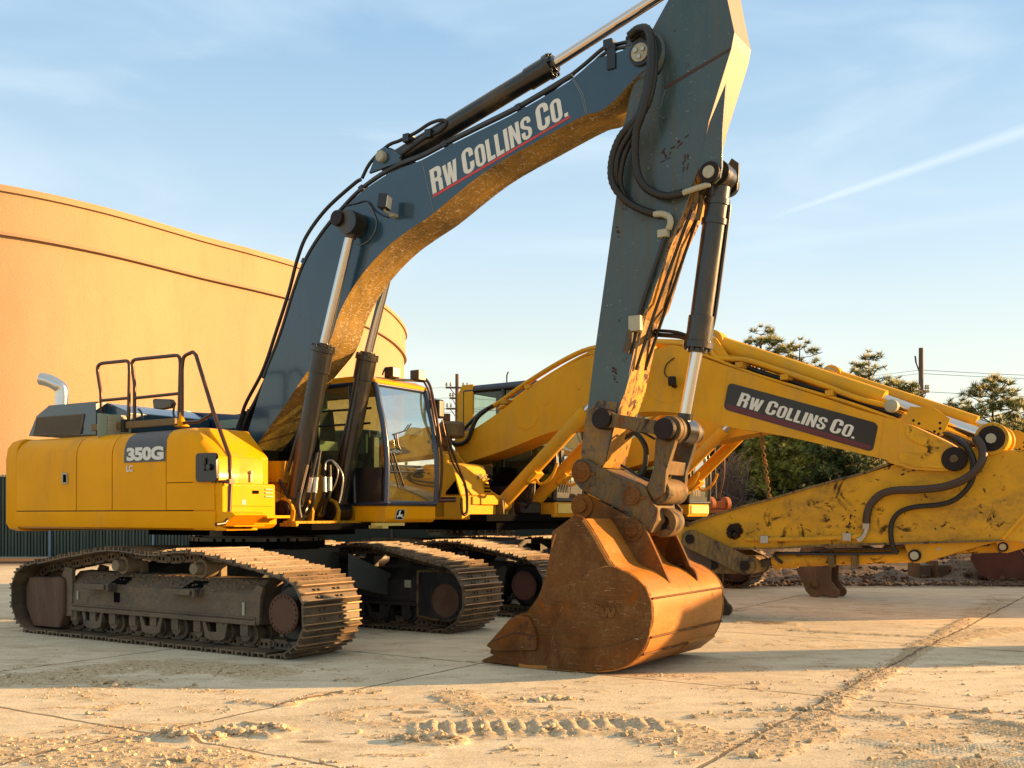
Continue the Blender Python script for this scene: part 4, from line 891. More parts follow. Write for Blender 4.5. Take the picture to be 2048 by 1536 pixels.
m = MB(); rows = [[Vector((s, t, z)) for s, z in back] for t in np.linspace(-BW-.022, BW+.022, 9)]; m.loft(rows); part("bucket_shell", m, RUSTO, bucket, solid=.03)
def bpx(t, pts): return [(s, z+BOFF) for s, z in FA.L(t, pts)]
wpl = bpx(-BW-.02, [(1095, 1346), (1106, 1288), (1124, 1228), (1150, 1181), (1180, 1155), (1212, 1145), (1230, 1146), (1263, 1162), (1286, 1183), (1300, 1210), (1303, 1247), (1298, 1284), (1280, 1318), (1250, 1343), (1212, 1352), (1160, 1352)])
wpl = smooth_poly(wpl, 34, 4)[0]; m = MB(); m.prism(wpl, -BW-.018, -BW-.032); part("side_wear_plate", m, RUST, bucket, bevel=.005)
wp2 = bpx(-BW-.03, [(1097, 1345), (1104, 1302), (1160, 1308), (1220, 1304), (1270, 1288), (1301, 1266), (1297, 1288), (1279, 1319), (1249, 1342), (1212, 1351), (1160, 1351)])
wp2 = smooth_poly(wp2, 34, 4)[0]; m = MB(); m.prism(wp2, -BW-.032, -BW-.044); part("heel_wear_plate", m, RUST, bucket, bevel=.004)
weld(bucket, "weld_bead", -BW-.02, [bpx(-BW-.02, l) for l in ([(1095, 1347), (1106, 1288), (1124, 1228), (1150, 1181), (1180, 1155), (1212, 1144), (1230, 1145)], [(1104, 1105), (1112, 1078)], [(1304, 1250), (1302, 1215), (1290, 1183)])], RUSTO, .009)
for q in (-1, 1):
    m = MB(); sc_ = bpx(-BW-.03, [(974, 1301), (1018, 1252), (1038, 1240), (1060, 1245), (1072, 1272), (1076, 1304), (1072, 1311), (990, 1312)])
    m.prism(sc_, q*(BW+.020), q*(BW+.050)); sct = part("side_cutter", m, RUST, bucket, bevel=.008)
    m = MB()
    for px, py in ((1040, 1262), (1052, 1256), (1046, 1277), (1058, 1288), (1060, 1300), (1030, 1306)):
        p = bpx(-BW-.05, [(px, py)])[0]; pin(m, p, q*(BW+.05), q*(BW+.058), .015)
    sl_ = bpx(-BW-.05, [(985, 1292), (1030, 1275), (1075, 1284)]); m.tube([(s, q*(BW+.052), z) for s, z in sl_], .006, smooth=False)
    part("cutter_bolt", m, RUSTD, sct)
lip = bpx(-BW, [(1000, 1336), (1040, 1343)])
m = MB(); s_l, z_l = bpx(-BW, [(1020, 1330)])[0]; s_b = bpx(-BW, [(1095, 1348)])[0][0]
m.prism([(s_l-.10, .012), (s_l-.02, .05), (s_b+.03, .05), (s_b+.03, .012)], -BW-.02, BW+.02); part("cutting_edge", m, RUST, bucket, bevel=.004)
tt_ = FA.P(-BW, 962, 1328)[0]
for t in (-.74, -.37, 0, .37, .74):
    m = MB(); w1, w2 = .075, .03
    base = s_l+.02; rows = [[Vector((base, t-w1, .015)), Vector((base, t+w1, .015)), Vector((base, t+w1, .13)), Vector((base, t-w1, .13))], [Vector(((base+tt_)/2, t-w1*.85, .012)), Vector(((base+tt_)/2, t+w1*.85, .012)), Vector(((base+tt_)/2, t+w1*.85, .10)), Vector(((base+tt_)/2, t-w1*.85, .10))], [Vector((tt_, t-w1*.6, .012)), Vector((tt_, t+w1*.6, .012)), Vector((tt_, t+w1*.6, .03)), Vector((tt_, t-w1*.6, .03))]]
    m.loft(rows, close=True, cap=True); part("tooth", m, RUST, bucket, bevel=.006)
# ears
ET = .30
e1 = FA.L(-ET, [(1147, 1020), (1147, 1000), (1155, 992), (1168, 988), (1185, 994), (1230, 1018), (1289, 1050), (1313, 1102), (1341, 1166), (1344, 1186), (1320, 1168), (1290, 1150), (1240, 1140), (1214, 1120), (1170, 1060), (1152, 1042)])
m = MB()
for q in (-1, 1): m.prism(e1, q*ET-.02, q*ET+.02)
ears = part("hinge_ear", m, RUST, bucket, bevel=.005)
m = MB()
for px, py, r_ in ((1163, 1012, .115), (1264, 1060, .10)):
    p = FA.P(-ET-.04, px, py)
    for q in (-1, 1): m.ring((p[0], q*(ET+.03), p[1]), (0, 1, 0), .05, r_, .02, 32)
    pin(m, p, -ET-.07, ET+.07, .06)
part("hinge_pin", m, RUST, ears, bevel=.004)
c = FA.P(ET, 1370, 1157); m = MB(); m.ring((c[0], ET, c[1]), (0, 1, 0), .058, .13, .04, 36)
m.prism(FA.L(ET, [(1350, 1178), (1392, 1172), (1388, 1186), (1377, 1210), (1364, 1192)]), ET-.02, ET+.02); m.prism(FA.L(ET, [(1330, 1100), (1346, 1062), (1375, 1132), (1356, 1150), (1340, 1150)]), ET-.02, ET+.02)
part("lifting_eye", m, RUST, ears, bevel=.004)
# shell ribs
m = MB()
for py_pair in ((18, 0), (16.5, 0)):
    pass
for idx in (16, 15):
    s, z = pb[idx]; m.tube([(s+.012, -BW, z), (s+.012, BW, z)], .010, n=6, smooth=False)
s, z = pb[18]; m.tube([(s+.012, -BW, z), (s+.012, BW, z)], .010, n=6, smooth=False)
part("shell_weld", m, RUST, bucket)
# heel plate hanging under far side
m = MB(); hs = pb[12:16]; m.loft([[Vector((s+.03, t, z-.0)) for s, z in hs] for t in (.15, .78)]); part("heel_shroud", m, RUSTO, bucket, solid=.03)
# cast emblem: trapezoid with maker's name and a W
E0 = Vector(bpx(-BW-.045, [(1186, 1208)])[0]); E1 = Vector(bpx(-BW-.045, [(1245, 1208)])[0]); ex_ = (E1-E0); ey = Vector((0, ex_.length*.62))
def em(u, v): p = E0+ex_*u-ey*v; return (p.x, p.y)
m = MB(); T_ = -BW-.032
for a, b in zip([em(0, 0), em(1.0, 0), em(.99, .35), em(.83, 1), em(.25, 1), em(.02, .35)], [em(1.0, 0), em(.99, .35), em(.83, 1), em(.25, 1), em(.02, .35), em(0, 0)]): m.cyl((a[0], T_, a[1]), (b[0], T_, b[1]), .008, n=6)
vs, fs = textmesh("WERK-BRAU", .1, .004, 1); kx = .84/max(v.x for v in vs)
m.add([(em(.08+v.x*kx, 0)[0], T_-.006-v.z*3, em(0, .32)[1]+v.y*ex_.length*1.5) for v in vs], fs)
w_v, w_t = fill([[(a, b) for a, b in GL['W'][1][0]]])
n = len(w_v); m.add([(em(.22+a*.75, 0)[0], T_-.004, em(0, .88-b*.46)[1]) for a, b in w_v]+[(em(.22+a*.75, 0)[0], T_-.014, em(0, .88-b*.46)[1]) for a, b in w_v], [tuple(t) for t in w_t]+[tuple(n+i for i in t) for t in w_t]+[(i, (i+1) % n, n+(i+1) % n, n+i) for i in range(n)])
part("maker_emblem", m, RUST, bucket)
# --- deck hoses at the boom foot
def dk(name, jobs, mat):
    m = MB()
    for pts, r in jobs: tubep(m, pts, r)
    return part(name, m, mat, A, smooth=60, fix=False)
dk("deck_hose", [([(634, 905, -.30), (622, 960, -.34), (614, 1000, -.36), (604, 1030, -.34)], .022), ([(640, 900, -.26), (631, 962, -.30), (627, 1000, -.32), (614, 1030, -.32)], .022), ([(600, 985, -.50), (596, 1010, -.52), (600, 1035, -.50)], .03), ([(560, 960, -.40), (575, 990, -.44), (590, 1005, -.50)], .02),
                 ([(648, 930, .0), (649, 985, 0), (640, 1010, 0), (630, 1035, 0)], .024), ([(659, 930, .04), (659, 985, .04), (650, 1010, .04), (646, 1030, .04)], .024)], HOSE)
dk("hose_end", [([(623, 955, -.34), (618, 985, -.36)], .030), ([(632, 955, -.30), (629, 985, -.32)], .030), ([(648, 954, -.02), (649, 984, -.02)], .030), ([(659, 954, .03), (659, 982, .03)], .030)], STEEL)
dk("looped_wire", [([(650, 940, -.02), (652, 925, 0), (664, 921, .03), (678, 935, .06), (686, 955, .08), (683, 985, .08), (678, 1006, .06)], .010), ([(665, 923, .0), (676, 940, .0), (672, 965, .0), (662, 985, .0)], .008), ([(616, 930, -.5), (606, 970, -.5), (598, 1005, -.5)], .012)], STEEL)
m = MB(); m.box((.75, 0, 1.62), (.35, .42, .5)); m.box((.45, 0, 1.55), (.3, .5, .5)); part("control_valve", m, YJD, A, bevel=.03)
m = MB(); p = FA.P(-.33, 550, 1020); m.lathe((p[0], -.42, p[1]), (0, 1, 0), [(0, .14), (.04, .17), (.12, .17), (.14, .12)], 24); p = FA.P(.3, 655, 1018); m.lathe((p[0], .16, p[1]), (0, 1, 0), [(0, .08), (.04, .11), (.12, .11), (.14, .08)], 20); part("pin_boss", m, YJD, A, bevel=.01)
m = MB(); P_ = [FA.P(-.45, x, y) for x, y in ((470, 905), (473, 883), (486, 878), (497, 900), (505, 935), (512, 962))]; m.tube([(a, -.45, b) for a, b in P_], .045, n=10); part("yellow_conduit", m, YJ, A)
pipe(A, "loom", -.42, FA.L(-.42, [(462, 880), (478, 868), (492, 880), (504, 905), (508, 930)]), .03, HOSE)
m = MB()
for k in range(9):
    px = 466+k*5; tubep(m, [(px, 885-k*2, -.3+.05*k), (px+6, 860-k*4, -.25+.05*k), (px+16, 830-k*4, -.2+.04*k)], .013+.004*(k % 3))
part("foot_loom", m, HOSE, A, smooth=60, fix=False)
# --- cab
def make_cab(root, fr, prof, t0, t1, body, frame, zb, base_prof, rear, bars=True, seat=True, roofcol=None, tube_r=.035, rear_panel=None, mid=.25):
    """prof: front edge polyline from bottom to top in (s,z)"""
    top = prof[-1]; bot = prof[0]
    m = MB(); m.prism(base_prof, t0, t1); cab = part("cab", m, body, root, bevel=.02)
    f = MB()
    for t in (t0, t1):
        f.tube([(s, t, z) for s, z in prof]+[(top[0]-.12, t, top[1]+.05)], tube_r, n=10, sub=5)
        f.tube([(rear, t, zb), (rear, t, top[1]+.02)], tube_r, n=8, smooth=False)
        f.tube([(mid, t, zb), (mid, t, top[1]+.02)], tube_r*.9, n=8, smooth=False)
        f.tube([(rear, t, zb), (bot[0], t, zb)], tube_r*.9, n=8, smooth=False)
        f.tube([(rear, t, top[1]+.02), (top[0]-.08, t, top[1]+.03)], tube_r, n=8, smooth=False)
    f.tube([(bot[0], t0, bot[1]), (bot[0], t1, bot[1])], tube_r*.9, n=8, smooth=False); f.tube([(top[0], t0, top[1]), (top[0], t1, top[1])], tube_r*.9, n=8, smooth=False)
    f.tube([(rear, t0, zb), (rear, t1, zb)], tube_r, n=8, smooth=False)
    part("cab_frame", f, frame, cab, smooth=50)
    ppr = catmull([(s, 0, z) for s, z in prof], 6)
    g = MB(); g.loft([[Vector((p.x+.006, t, p.z)) for p in ppr] for t in (t0+.02, t1-.02)]); part("windscreen", g, GLASS, cab, fix=False)
    for t in (t0, t1):
        g = MB(); poly = [(rear, zb+.02)]+[(p.x, p.z) for p in ppr]+[(rear, top[1])]; tri = tessellate_polygon([[Vector((a, b, 0)) for a, b in poly]]); g.add([(a, t+(.0), b) for a, b in poly], [tuple(q) for q in tri]); part("side_window", g, GLASS, cab, fix=False)
    r = MB(); r.prism([(rear-.06, top[1]), (rear-.04, top[1]+.10), (top[0]-.15, top[1]+.12), (top[0]+.03, top[1]+.05), (top[0]+.03, top[1]-.01)], t0-.03, t1+.03); part("roof", r, roofcol or body, cab, bevel=.03)
    g = MB(); g.box((rear-.02, (t0+t1)/2, (zb+top[1])/2-.45), (.05, t1-t0-.06, (top[1]-zb)-1.0)); part("rear_wall", g, BLK, cab)
    if seat:
        q = MB(); c = (t0+t1)/2; q.box((.35, c, zb+.50), (.5, .5, .14)); q.box((.10, c, zb+.86), (.14, .48, .75), Matrix.Rotation(-.15, 3, 'Y')); q.box((.06, c, zb+1.3), (.1, .26, .2)); q.box((.35, c, zb+.2), (.3, .3, .4)); part("seat", q, SEAT, cab, bevel=.04)
        q = MB()
        for e in (-.32, .32): q.box((.45, c+e, zb+.55), (.5, .14, .2)); q.tube([(.72, c+e, zb+.6), (.76, c+e, zb+.85)], .02, smooth=False)
        for e in (-.1, .1): q.tube([(1.1, c+e, zb), (1.0, c+e, zb+.9)], .014, smooth=False)
        q.box((1.25, c-.3, zb+.55), (.1, .12, .5)); part("control_console", q, BLK, cab, bevel=.02)
    return cab
fp = FA.L(.5, [(772, 1006), (774, 950), (773, 898), (767, 850), (760, 815), (750, 768)])
zb = fp[0][1]
base = [(-.35, 1.31), (fp[0][0]-.03, 1.31), (fp[0][0]+.01, 1.35), (fp[0][0]+.01, zb-.03), (-.35, zb-.03)]
cabA = make_cab(A, FA, fp, .5, 1.45, YJ, NAVY, zb, base, -.35, roofcol=YJ, tube_r=.036)
m = MB(); m.prism([(-.35, zb), (fp[0][0]-.05, zb), (fp[1][0]-.05, zb+.42), (-.35, zb+.42)], .47, .50); m.box((.1, .48, zb+.9), (.9, .02, .9)); part("door_lower_panel", m, BLK, cabA)
m = MB(); 
for z_ in (813, 843):
    a_, b_ = FA.P(.45, 615, z_-3), FA.P(.45, 742, z_+3); m.tube([(a_[0], .45, b_[1]), (b_[0], .45, b_[1])], .014, smooth=False)
m.tube([(fp[2][0]-.45, .46, zb), (fp[4][0]-.42, .46, fp[-1][1])], .03, smooth=False); part("window_guard", m, BLK, cabA)
m = MB()
for (px, py, t) in ((640, 800, .8), (660, 770, .9), (618, 812, .7)):
    p = FA.P(t, px, py); m.box((p[0], t, p[1]), (.02, .25, .3))
p = FA.P(.75, 655, 905); m.box((p[0], .75, p[1]), (.02, .35, .28)); part("cab_paper", m, PALE, cabA)
# wiper and cab front details
m = MB(); t_, z_ = .86, 0
w1 = FA.P(.8, 800, 905); 
def onf(px, py):                  # point on windscreen: find s by profile at that height
    s = fp[0][0]+.03
    for _ in range(4):
        t, z = FA.D(s, px, py); zz = [(abs(z-b), a) for a, b in fp]; zz.sort(); (d1, a1), (d2, a2) = zz[0], zz[1]; s = (a1*d2+a2*d1)/(d1+d2+1e-6)+.03
    return (s, t, z)
m.tube([onf(793, 868), onf(797, 892), onf(801, 899)], .010, smooth=False); m.tube([onf(790, 868), onf(813, 861), onf(822, 848)], .008, smooth=False); m.tube([onf(786, 905), onf(808, 972)], .012, smooth=False); m.tube([onf(781, 905), onf(802, 975)], .008, smooth=False); m.tube([onf(778, 943), onf(850, 945)], .008, smooth=False)
part("wiper", m, BLK, cabA)
for (px, py) in ((788, 745), (839, 751)):
    t, z = FA.D(1.36, px, py); m = MB(); m.box((1.33, t, z), (.13, .15, .13)); w_ = part("roof_lamp", m, BRONZE, cabA, bevel=.012)
    m = MB(); m.box((1.40, t, z), (.012, .13, .11)); part("lens", m, LAMP, w_); 
m = MB(); t, z = FA.D(1.3, 750, 757); t2, z2 = FA.D(1.3, 845, 763); m.tube([(1.32, t, z), (1.34, t2, z2)], .016, smooth=False); t, z = FA.D(1.3, 765, 750); m.tube([(1.3, t, z), (1.3, t+.02, z+.05), (1.28, t+.07, z+.09)], .01); part("roof_rail", m, BLK, cabA)
# mirror bar on far side
m = MB(); m.tube([(1.35,)+FA.D(1.35, 850, 757), (1.45,)+FA.D(1.45, 861, 775), (1.60,)+FA.D(1.6, 872, 830), (1.65,)+FA.D(1.65, 880, 880), (1.65,)+FA.D(1.65, 884, 930), (1.62,)+FA.D(1.62, 881, 980), (1.58,)+FA.D(1.58, 874, 1008)], .018, n=8); m.tube([(1.35,)+FA.D(1.35, 846, 760), (1.5,)+FA.D(1.5, 858, 785), (1.6,)+FA.D(1.6, 868, 835), (1.62,)+FA.D(1.62, 876, 885)], .014, n=8)
m.tube([(1.60,)+FA.D(1.6, 884, 840), (1.64,)+FA.D(1.64, 893, 880), (1.66,)+FA.D(1.66, 905, 925), (1.66,)+FA.D(1.66, 932, 975), (1.66,)+FA.D(1.66, 934, 1018), (1.66,)+FA.D(1.66, 925, 1027), (1.66,)+FA.D(1.66, 921, 1005)], .012, n=8)
part("grab_rail", m, BRONZE, cabA, smooth=60)
t, z = FA.D(1.55, 879, 818); m = MB(); m.box((1.55, t, z), (.08, .13, .24)); m.box((1.5, t-.04, z+.06), (.06, .12, .14)); part("cab_mirror", m, BLK, cabA, bevel=.03)
# emblem on cab base
def fq(px, py): t, z = FA.D(fp[0][0]+.012, px, py); return (t, z)
def fprism(m, pts, x0, x1): m.prism(pts, x0, x1, f=lambda a, t, b: (t, a, b))
X = fp[0][0]+.0125
m = MB(); fprism(m, [fq(*p) for p in ((792, 1022), (795, 1019), (809, 1018.5), (810, 1026), (807, 1037), (804, 1040), (791, 1039.5), (789, 1037))], X, X+.004); eb = part("maker_badge", m, CREAM, cabA)
m = MB(); fprism(m, [fq(*p) for p in ((793.5, 1024), (796, 1020.3), (807.8, 1020), (808, 1026), (805.5, 1035.5), (803, 1038.3), (792, 1038), (791.2, 1036))], X+.003, X+.0065); part("badge_field", m, DARK, eb)
m = MB()
fprism(m, [fq(*p) for p in ((797, 1023.5), (800, 1021), (801.5, 1021.5), (799.5, 1026), (799.5, 1028.5), (801, 1030), (804, 1028), (804.6, 1029), (803, 1031.5), (804.5, 1034), (805.5, 1036), (804.3, 1036), (801, 1033.2), (797.5, 1033.5), (795, 1032.5), (794.7, 1036), (793.7, 1035.5), (792.6, 1031.5), (796, 1030), (796.8, 1027))], X+.006, X+.009)
part("badge_deer", m, WHITE, eb)
m = MB(); m.box((.95, .49, 1.52), (.16, .012, .05)); part("step_recess", m, CREAM, cabA)
m = MB(); a_, b_ = FA.P(.45, 661, 1053), FA.P(.45, 770, 1048); m.box(((a_[0]+b_[0])/2, .46, a_[1]), (b_[0]-a_[0], .1, .035)); t0_, z0_ = FA.D(fp[0][0], 749, 1049); t1_, z1_ = FA.D(fp[0][0], 808, 1047); m.box((fp[0][0]-.02, (t0_+t1_)/2, z0_), (.06, t1_-t0_, .035)); part("cab_mount", m, simple("pale yellow trim", (.60, .46, .12), .5), cabA)
# ================================================================ EXCAVATOR B : matt yellow, arm folded back under the boom
FB = Frame(-.66, 16.5)
B = thing("excavator", "yellow excavator with dark company sign on its boom, beside the slate boomed one", "excavator", (FB.o.x, FB.o.y, 0), FB.ang, "excavators parked side by side in the yard")
mB = dict(trk=TRK, frm=TRB, rust=RUSTD, guard=TRB, body=TRB)
SB = 2.0
make_track(B, -1.30, -1, mB, sl=SB, seed=3, fr_mat=TRB)
make_track(B, 1.30, 1, mB, sl=SB, seed=4, fr_mat=TRB, idler_face=False)
carbody(B, mB, z=1.16, ringr=.66)
m = MB(); m.box((-.8, 0, 1.36), (4.0, 2.6, .10)); m.box((-1.1, 0, 1.75), (3.3, 2.5, .8)); m.box((-.2, 0, 1.24), (2.6, 1.8, .13)); plB = part("house_platform", m, DARK, B)
m = MB(); m.prism([(-3.3, 1.34), (-3.3, 2.10), (-3.1, 2.25), (.62, 2.28), (.62, 1.34)], -1.5, -1.40); m.box((-1.6, -.9, 2.2), (3.2, 1.0, .14)); part("side_body", m, YC, B, bevel=.03)
m = MB(); m.loft([[Vector((x*(1-i_/3.2), y*(1-i_/1.6), z)) for x, y in cw(0, 1, 3.5)]+[Vector((-3.0, 1.4, z)), Vector((-3.0, -1.4, z))] for z, i_ in ((1.3, .1), (1.4, 0), (2.2, 0), (2.35, .1))], close=True, cap=True); part("counterweight", m, YC, B, bevel=.02)
m = MB(); m.box((-2.1, -.1, 2.5), (1.6, 1.9, .5)); m.box((-2.2, -.1, 2.76), (1.2, 1.4, .06)); hb = part("engine_hood", m, BLK, B, bevel=.05)
p = FB.P(-.8, 903, 855); m = MB(); m.lathe((p[0], -.8, p[1]-.16), (0, 0, 1), [(0, .17), (.03, .2), (.2, .2), (.24, .17), (.25, .1)], 24); part("air_cleaner", m, LINK, hb)
p = FB.P(-.5, 893, 815); m = MB(); m.tube([(p[0], -.5, 2.4), (p[0], -.5, p[1]-.1)], .06, n=14, smooth=False); part("exhaust_stack", m, RUST, hb)
p = FB.P(-.9, 875, 866); m = MB(); m.box((p[0], -.9, p[1]-.06), (.35, .3, .3)); part("muffler_box", m, RUST, hb, bevel=.02)
# front tool box with sloping top, louvres
fx = FB.P(-1.5, 918, 1030)[0]
m = MB(); m.sweep([(-1.5, 1.33), (-1.5, 1.68), (-.60, 1.68), (-.60, 1.36), (-.64, 1.33)], .3, fx+.05); tbB = part("toolbox", m, YC, B, bevel=.03)
m = MB(); m.prism([(.3, 1.68), (.3, 2.16), (fx-.25, 2.16), (fx-.12, 2.12), (fx+.02, 1.70), (fx+.02, 1.68)], -1.49, -.68); tb2 = part("fuel_tank", m, YC, B, bevel=.03)
def bf_(s, px, py): t, z = FB.D(s, px, py); return (s, t, z)
m = MB(); m.box((fx+.07, -.80, 1.62), (.06, .56, .14)); m.box((fx+.055, -1.18, 1.61), (.05, .18, .12)); part("step_ledge", m, YC, tbB, bevel=.01)
m = MB()
for k in range(4): m.box((fx+.016, -.80, 1.745+k*.052), (.012, .15, .022))
part("louvre", m, DARK, tb2)
m = MB(); m.box((.0, -1.502, 1.62), (1.6, .006, .07)); m.mi = 1; m.box((.0, -1.505, 1.615), (1.6, .005, .014)); part("side_stripe", m, [simple("dark purple stripe", (.03, .012, .018), .5), simple("pink stripe", (.45, .2, .18), .5)], B)
vs, fs = textmesh("345-C", .12, .003, 1); m = MB(); kx = .42/max(v.x for v in vs)
def slp(u, v): return (fx-.14+.14*(1-v)*.62+.01, -1.16+.42*u+.30, 1.93+.11*v)
m.add([(fx-.10+.042*(1-v.y/.09)+.018+v.z, -.98+v.x*kx*.75, 1.93+v.y*.95) for v in vs], fs); part("model_number", m, simple("faded number", (.16, .15, .08), .6), tb2, fix=False)
# handrail in front of toolbox
pts = [(905, 700, 0)]
m = MB(); m.tube([(fx+.1,)+FB.D(fx+.1, 889, 846), (fx+.12,)+FB.D(fx+.12, 905, 905), (fx+.14,)+FB.D(fx+.14, 930, 968), (fx+.14,)+FB.D(fx+.14, 934, 1022), (fx+.12,)+FB.D(fx+.12, 925, 1027), (fx+.12,)+FB.D(fx+.12, 923, 996)], .02, n=8, sub=4); part("handrail", m, BRONZE, B)
# cab
cbp = [FB.P(.5, 1108, 1000), FB.P(.5, 1108, 960), FB.P(.5, 1100, 910), FB.P(.5, 1080, 840), FB.P(.5, 1066, 790)]
sF = cbp[0][0]; zb = cbp[0][1]; cpf = [(sF, zb), (sF+.02, zb+.5), (sF-.02, zb+1.0), (sF-.16, zb+1.6), (sF-.22, zb+1.80)]
cabB = make_cab(B, FB, cpf, .5, 1.5, YC, BLK, zb, [(-.47, 1.36), (sF-.02, 1.36), (sF+.02, 1.42), (sF+.02, zb-.02), (-.47, zb-.02)], -.47, roofcol=NAVY, tube_r=.045, mid=.3)
m = MB(); m.prism([(-.56, zb), (-.60, zb+1.75), (-.50, zb+1.92), (-.28, zb+1.92), (-.30, zb)], .46, .50); m.mi = 1
for k in range(3): m.box((-.44, .457, zb+1.0+k*.09), (.24, .006, .05))
part("rear_pillar", m, [YC, simple("grey pillar stripes", (.16, .13, .12), .5)], cabB, bevel=.02)
m = MB(); m.prism([(-.4, zb), (sF-.1, zb), (sF-.06, zb+.25), (-.4, zb+.25)], .47, .50); part("door_lower_panel", m, BLK, cabB)
m = MB(); m.box((sF+.03, 1.0, 1.50), (.03, .85, .16)); part("front_recess", m, simple("pale yellow recess", (.66, .50, .10), .5), cabB, bevel=.015)
m = MB(); m.tube([(.1, .9, 3.5), (.1, .9, 3.72), (.13, .9, 3.78)], .012, smooth=False); part("aerial", m, BLK, cabB)
m = MB(); m.tube([(sF, 1.55, zb+1.7), (sF+.18, 1.75, zb+1.4), (sF+.22, 1.78, zb+.6), (sF+.15, 1.7, zb+.1)], .018); m.tube([(sF+.1, 1.56, zb+1.5), (sF+.12, 1.6, zb+.1)], .014); part("grab_rail", m, BRONZE, cabB)
m = MB()
for k in range(5): m.tube([(sF+.05, .62+.08*k, zb+.35), (sF+.055, .6+.08*k, zb+.12)], .010, smooth=False)
part("window_guard", m, CREAM, cabB)
# boom
T = .30
bo = FB.L(-T, [(900, 884), (918, 876), (953, 855), (993, 828), (1054, 781), (1113, 742), (1160, 718), (1187, 709), (1240, 699), (1320, 698), (1390, 711), (1468, 737), (1573, 772), (1652, 797), (1730, 823), (1804, 844), (1847, 862), (1886, 881), (1918, 903), (1930, 918), (1926, 932), (1914, 941), (1891, 942), (1828, 939), (1802, 932), (1780, 926), (1773, 920), (1736, 911), (1573, 873), (1468, 856), (1417, 842), (1366, 828), (1300, 823), (1230, 832), (1168, 848), (1093, 867), (1015, 898), (929, 927), (922, 924), (916, 905)])
m = MB(); m.prism(smooth_poly([tuple(p) for p in bo])[0], -T, T); boomB = part("boom", m, [YC, YCS], B, smooth=24)
md = boomB.modifiers.new("bevel", 'BEVEL'); md.width = .008; md.segments = 2; md.limit_method = 'ANGLE'; md.angle_limit = math.radians(40)
m = MB(); tp = FB.L(-T-.012, [(1811, 860), (1815, 851), (1850, 865), (1888, 885), (1918, 907), (1924, 921), (1916, 933), (1885, 937), (1830, 934), (1803, 926), (1795, 913), (1801, 905), (1845, 908), (1854, 905), (1856, 896), (1820, 879), (1811, 869)]); m.prism(tp, -T-.001, -T-.014); part("tip_plate", m, YCS, boomB, bevel=.006)
m = MB()
for px, py, r in ((1052, 830, .215), (1340, 748, .40)): p = FB.P(-T, px, py); m.cyl((p[0], -T-.0055, p[1]), (p[0], -T+.01, p[1]), r, n=48)
p = FB.P(-T, 1157, 775); m.cyl((p[0], -T-.01, p[1]), (p[0], -T, p[1]), .03, n=12); p = FB.P(-T, 1093, 805); m.cyl((p[0], -T-.01, p[1]), (p[0], -T, p[1]), .03, n=12)
part("reinforcement_disc", m, YC, boomB, bevel=.002)
weld(boomB, "weld_seam", -T-.001, [FB.L(-T, l) for l in ([(1456, 738), (1440, 850)], [(1768, 836), (1758, 916)], [(938, 866), (945, 915)])], YC, .006)
# light on the boom
p = FB.P(-.45, 1343, 762); m = MB(); m.box((p[0], -.43, p[1]), (.11, .16, .12), Matrix.Rotation(.4, 3, 'Z')); m.box((p[0], -.36, p[1]-.06), (.05, .12, .05)); wlB = part("work_light", m, GREASE, boomB, bevel=.02)
pipe(boomB, "lamp_cable", -T-.02, FB.L(-T, [(1336, 755), (1330, 745), (1334, 730), (1344, 720), (1350, 716)]), .008, HOSE)
# sign
TL, TR, BR, BL = [Vector(FB.P(-T-.004, *q)) for q in ((1457, 765), (1757, 847), (1743, 903), (1447, 818))]
ex = TR-TL; ey = BL-TL
def sgn(u, v): p = TL+ex*u+ey*v; return (p.x, p.y)
m = MB(); rp = rr(0, 0, 1, 1, .035, .16); m.prism([sgn(u, 1-v) for u, v in rp], -T-.002, -T-.008); sg = part("sign_panel", m, SIGN, boomB)
m = MB(); m.prism([sgn(.02, .78), sgn(.985, .80), sgn(.985, .86), sgn(.965, .97), sgn(.03, .97), sgn(.015, .86)], -T-.008, -T-.0095); part("maroon_band", m, MARO, sg)
m = MB(); word(m, COLL, lambda x, y, h: (sgn(.085+.80*(x/tot)+.020*y, .74-.52*y)[0], -T-.010-h, sgn(.085+.80*(x/tot)+.020*y, .74-.52*y)[1])); part("company_lettering", m, WHITE, sg, fix=False)
# boom cylinders
for q in (-1, 1):
    b0, b1, b2 = FB.P(-.44, 1003, 1008), FB.P(-.44, 1172, 823), FB.P(-.44, 1290, 742)
    d = (Vector(b1)-Vector(b0)).normalized(); b2 = tuple(Vector(b1)+d*.95)
    hydraulic("boom_cylinder", B, q*.44, b0, b1, b2, .105, .055, YC, collar=False)
    m = MB(); k = Vector(b0).lerp(Vector(b1), .36); nn = Vector((d.y, -d.x)); t = q*.44
    m.tube([(k.x+nn.x*.10, t, k.y+nn.y*.10), (k.x+nn.x*.25, t, k.y+nn.y*.25), (k.x+nn.x*.3+d.x*.2, t, k.y+nn.y*.3+d.y*.2), (k.x+nn.x*.22+d.x*.42, t, k.y+nn.y*.22+d.y*.42)], .022); m.box((k.x+nn.x*.11, t, k.y+nn.y*.11), (.2, .2, .06), Matrix.Rotation(-math.atan2(d.y, d.x), 3, 'Y')); part("cylinder_port", m, YC, B)
    m = MB()
    for e in (-.15, .15): m.prism([(b0[0]-.25, 1.36), (b0[0]-.14, b0[1]+.05), (b0[0], b0[1]+.13), (b0[0]+.13, b0[1]+.05), (b0[0]+.15, 1.36)], t+e-.02, t+e+.02)
    part("cylinder_bracket", m, YCG, B, bevel=.01)
m = MB()
for q in (-1, 1): m.prism([(-.6, 1.36), (-.55, 2.1), (bo[0][0]-.15, 2.50), (bo[0][0]+.02, 2.52), (bo[0][0]+.2, 2.35), (.5, 1.85), (.95, 1.60), (.95, 1.36)], q*.40, q*.35)
part("boom_bracket", m, YC, B, bevel=.01)
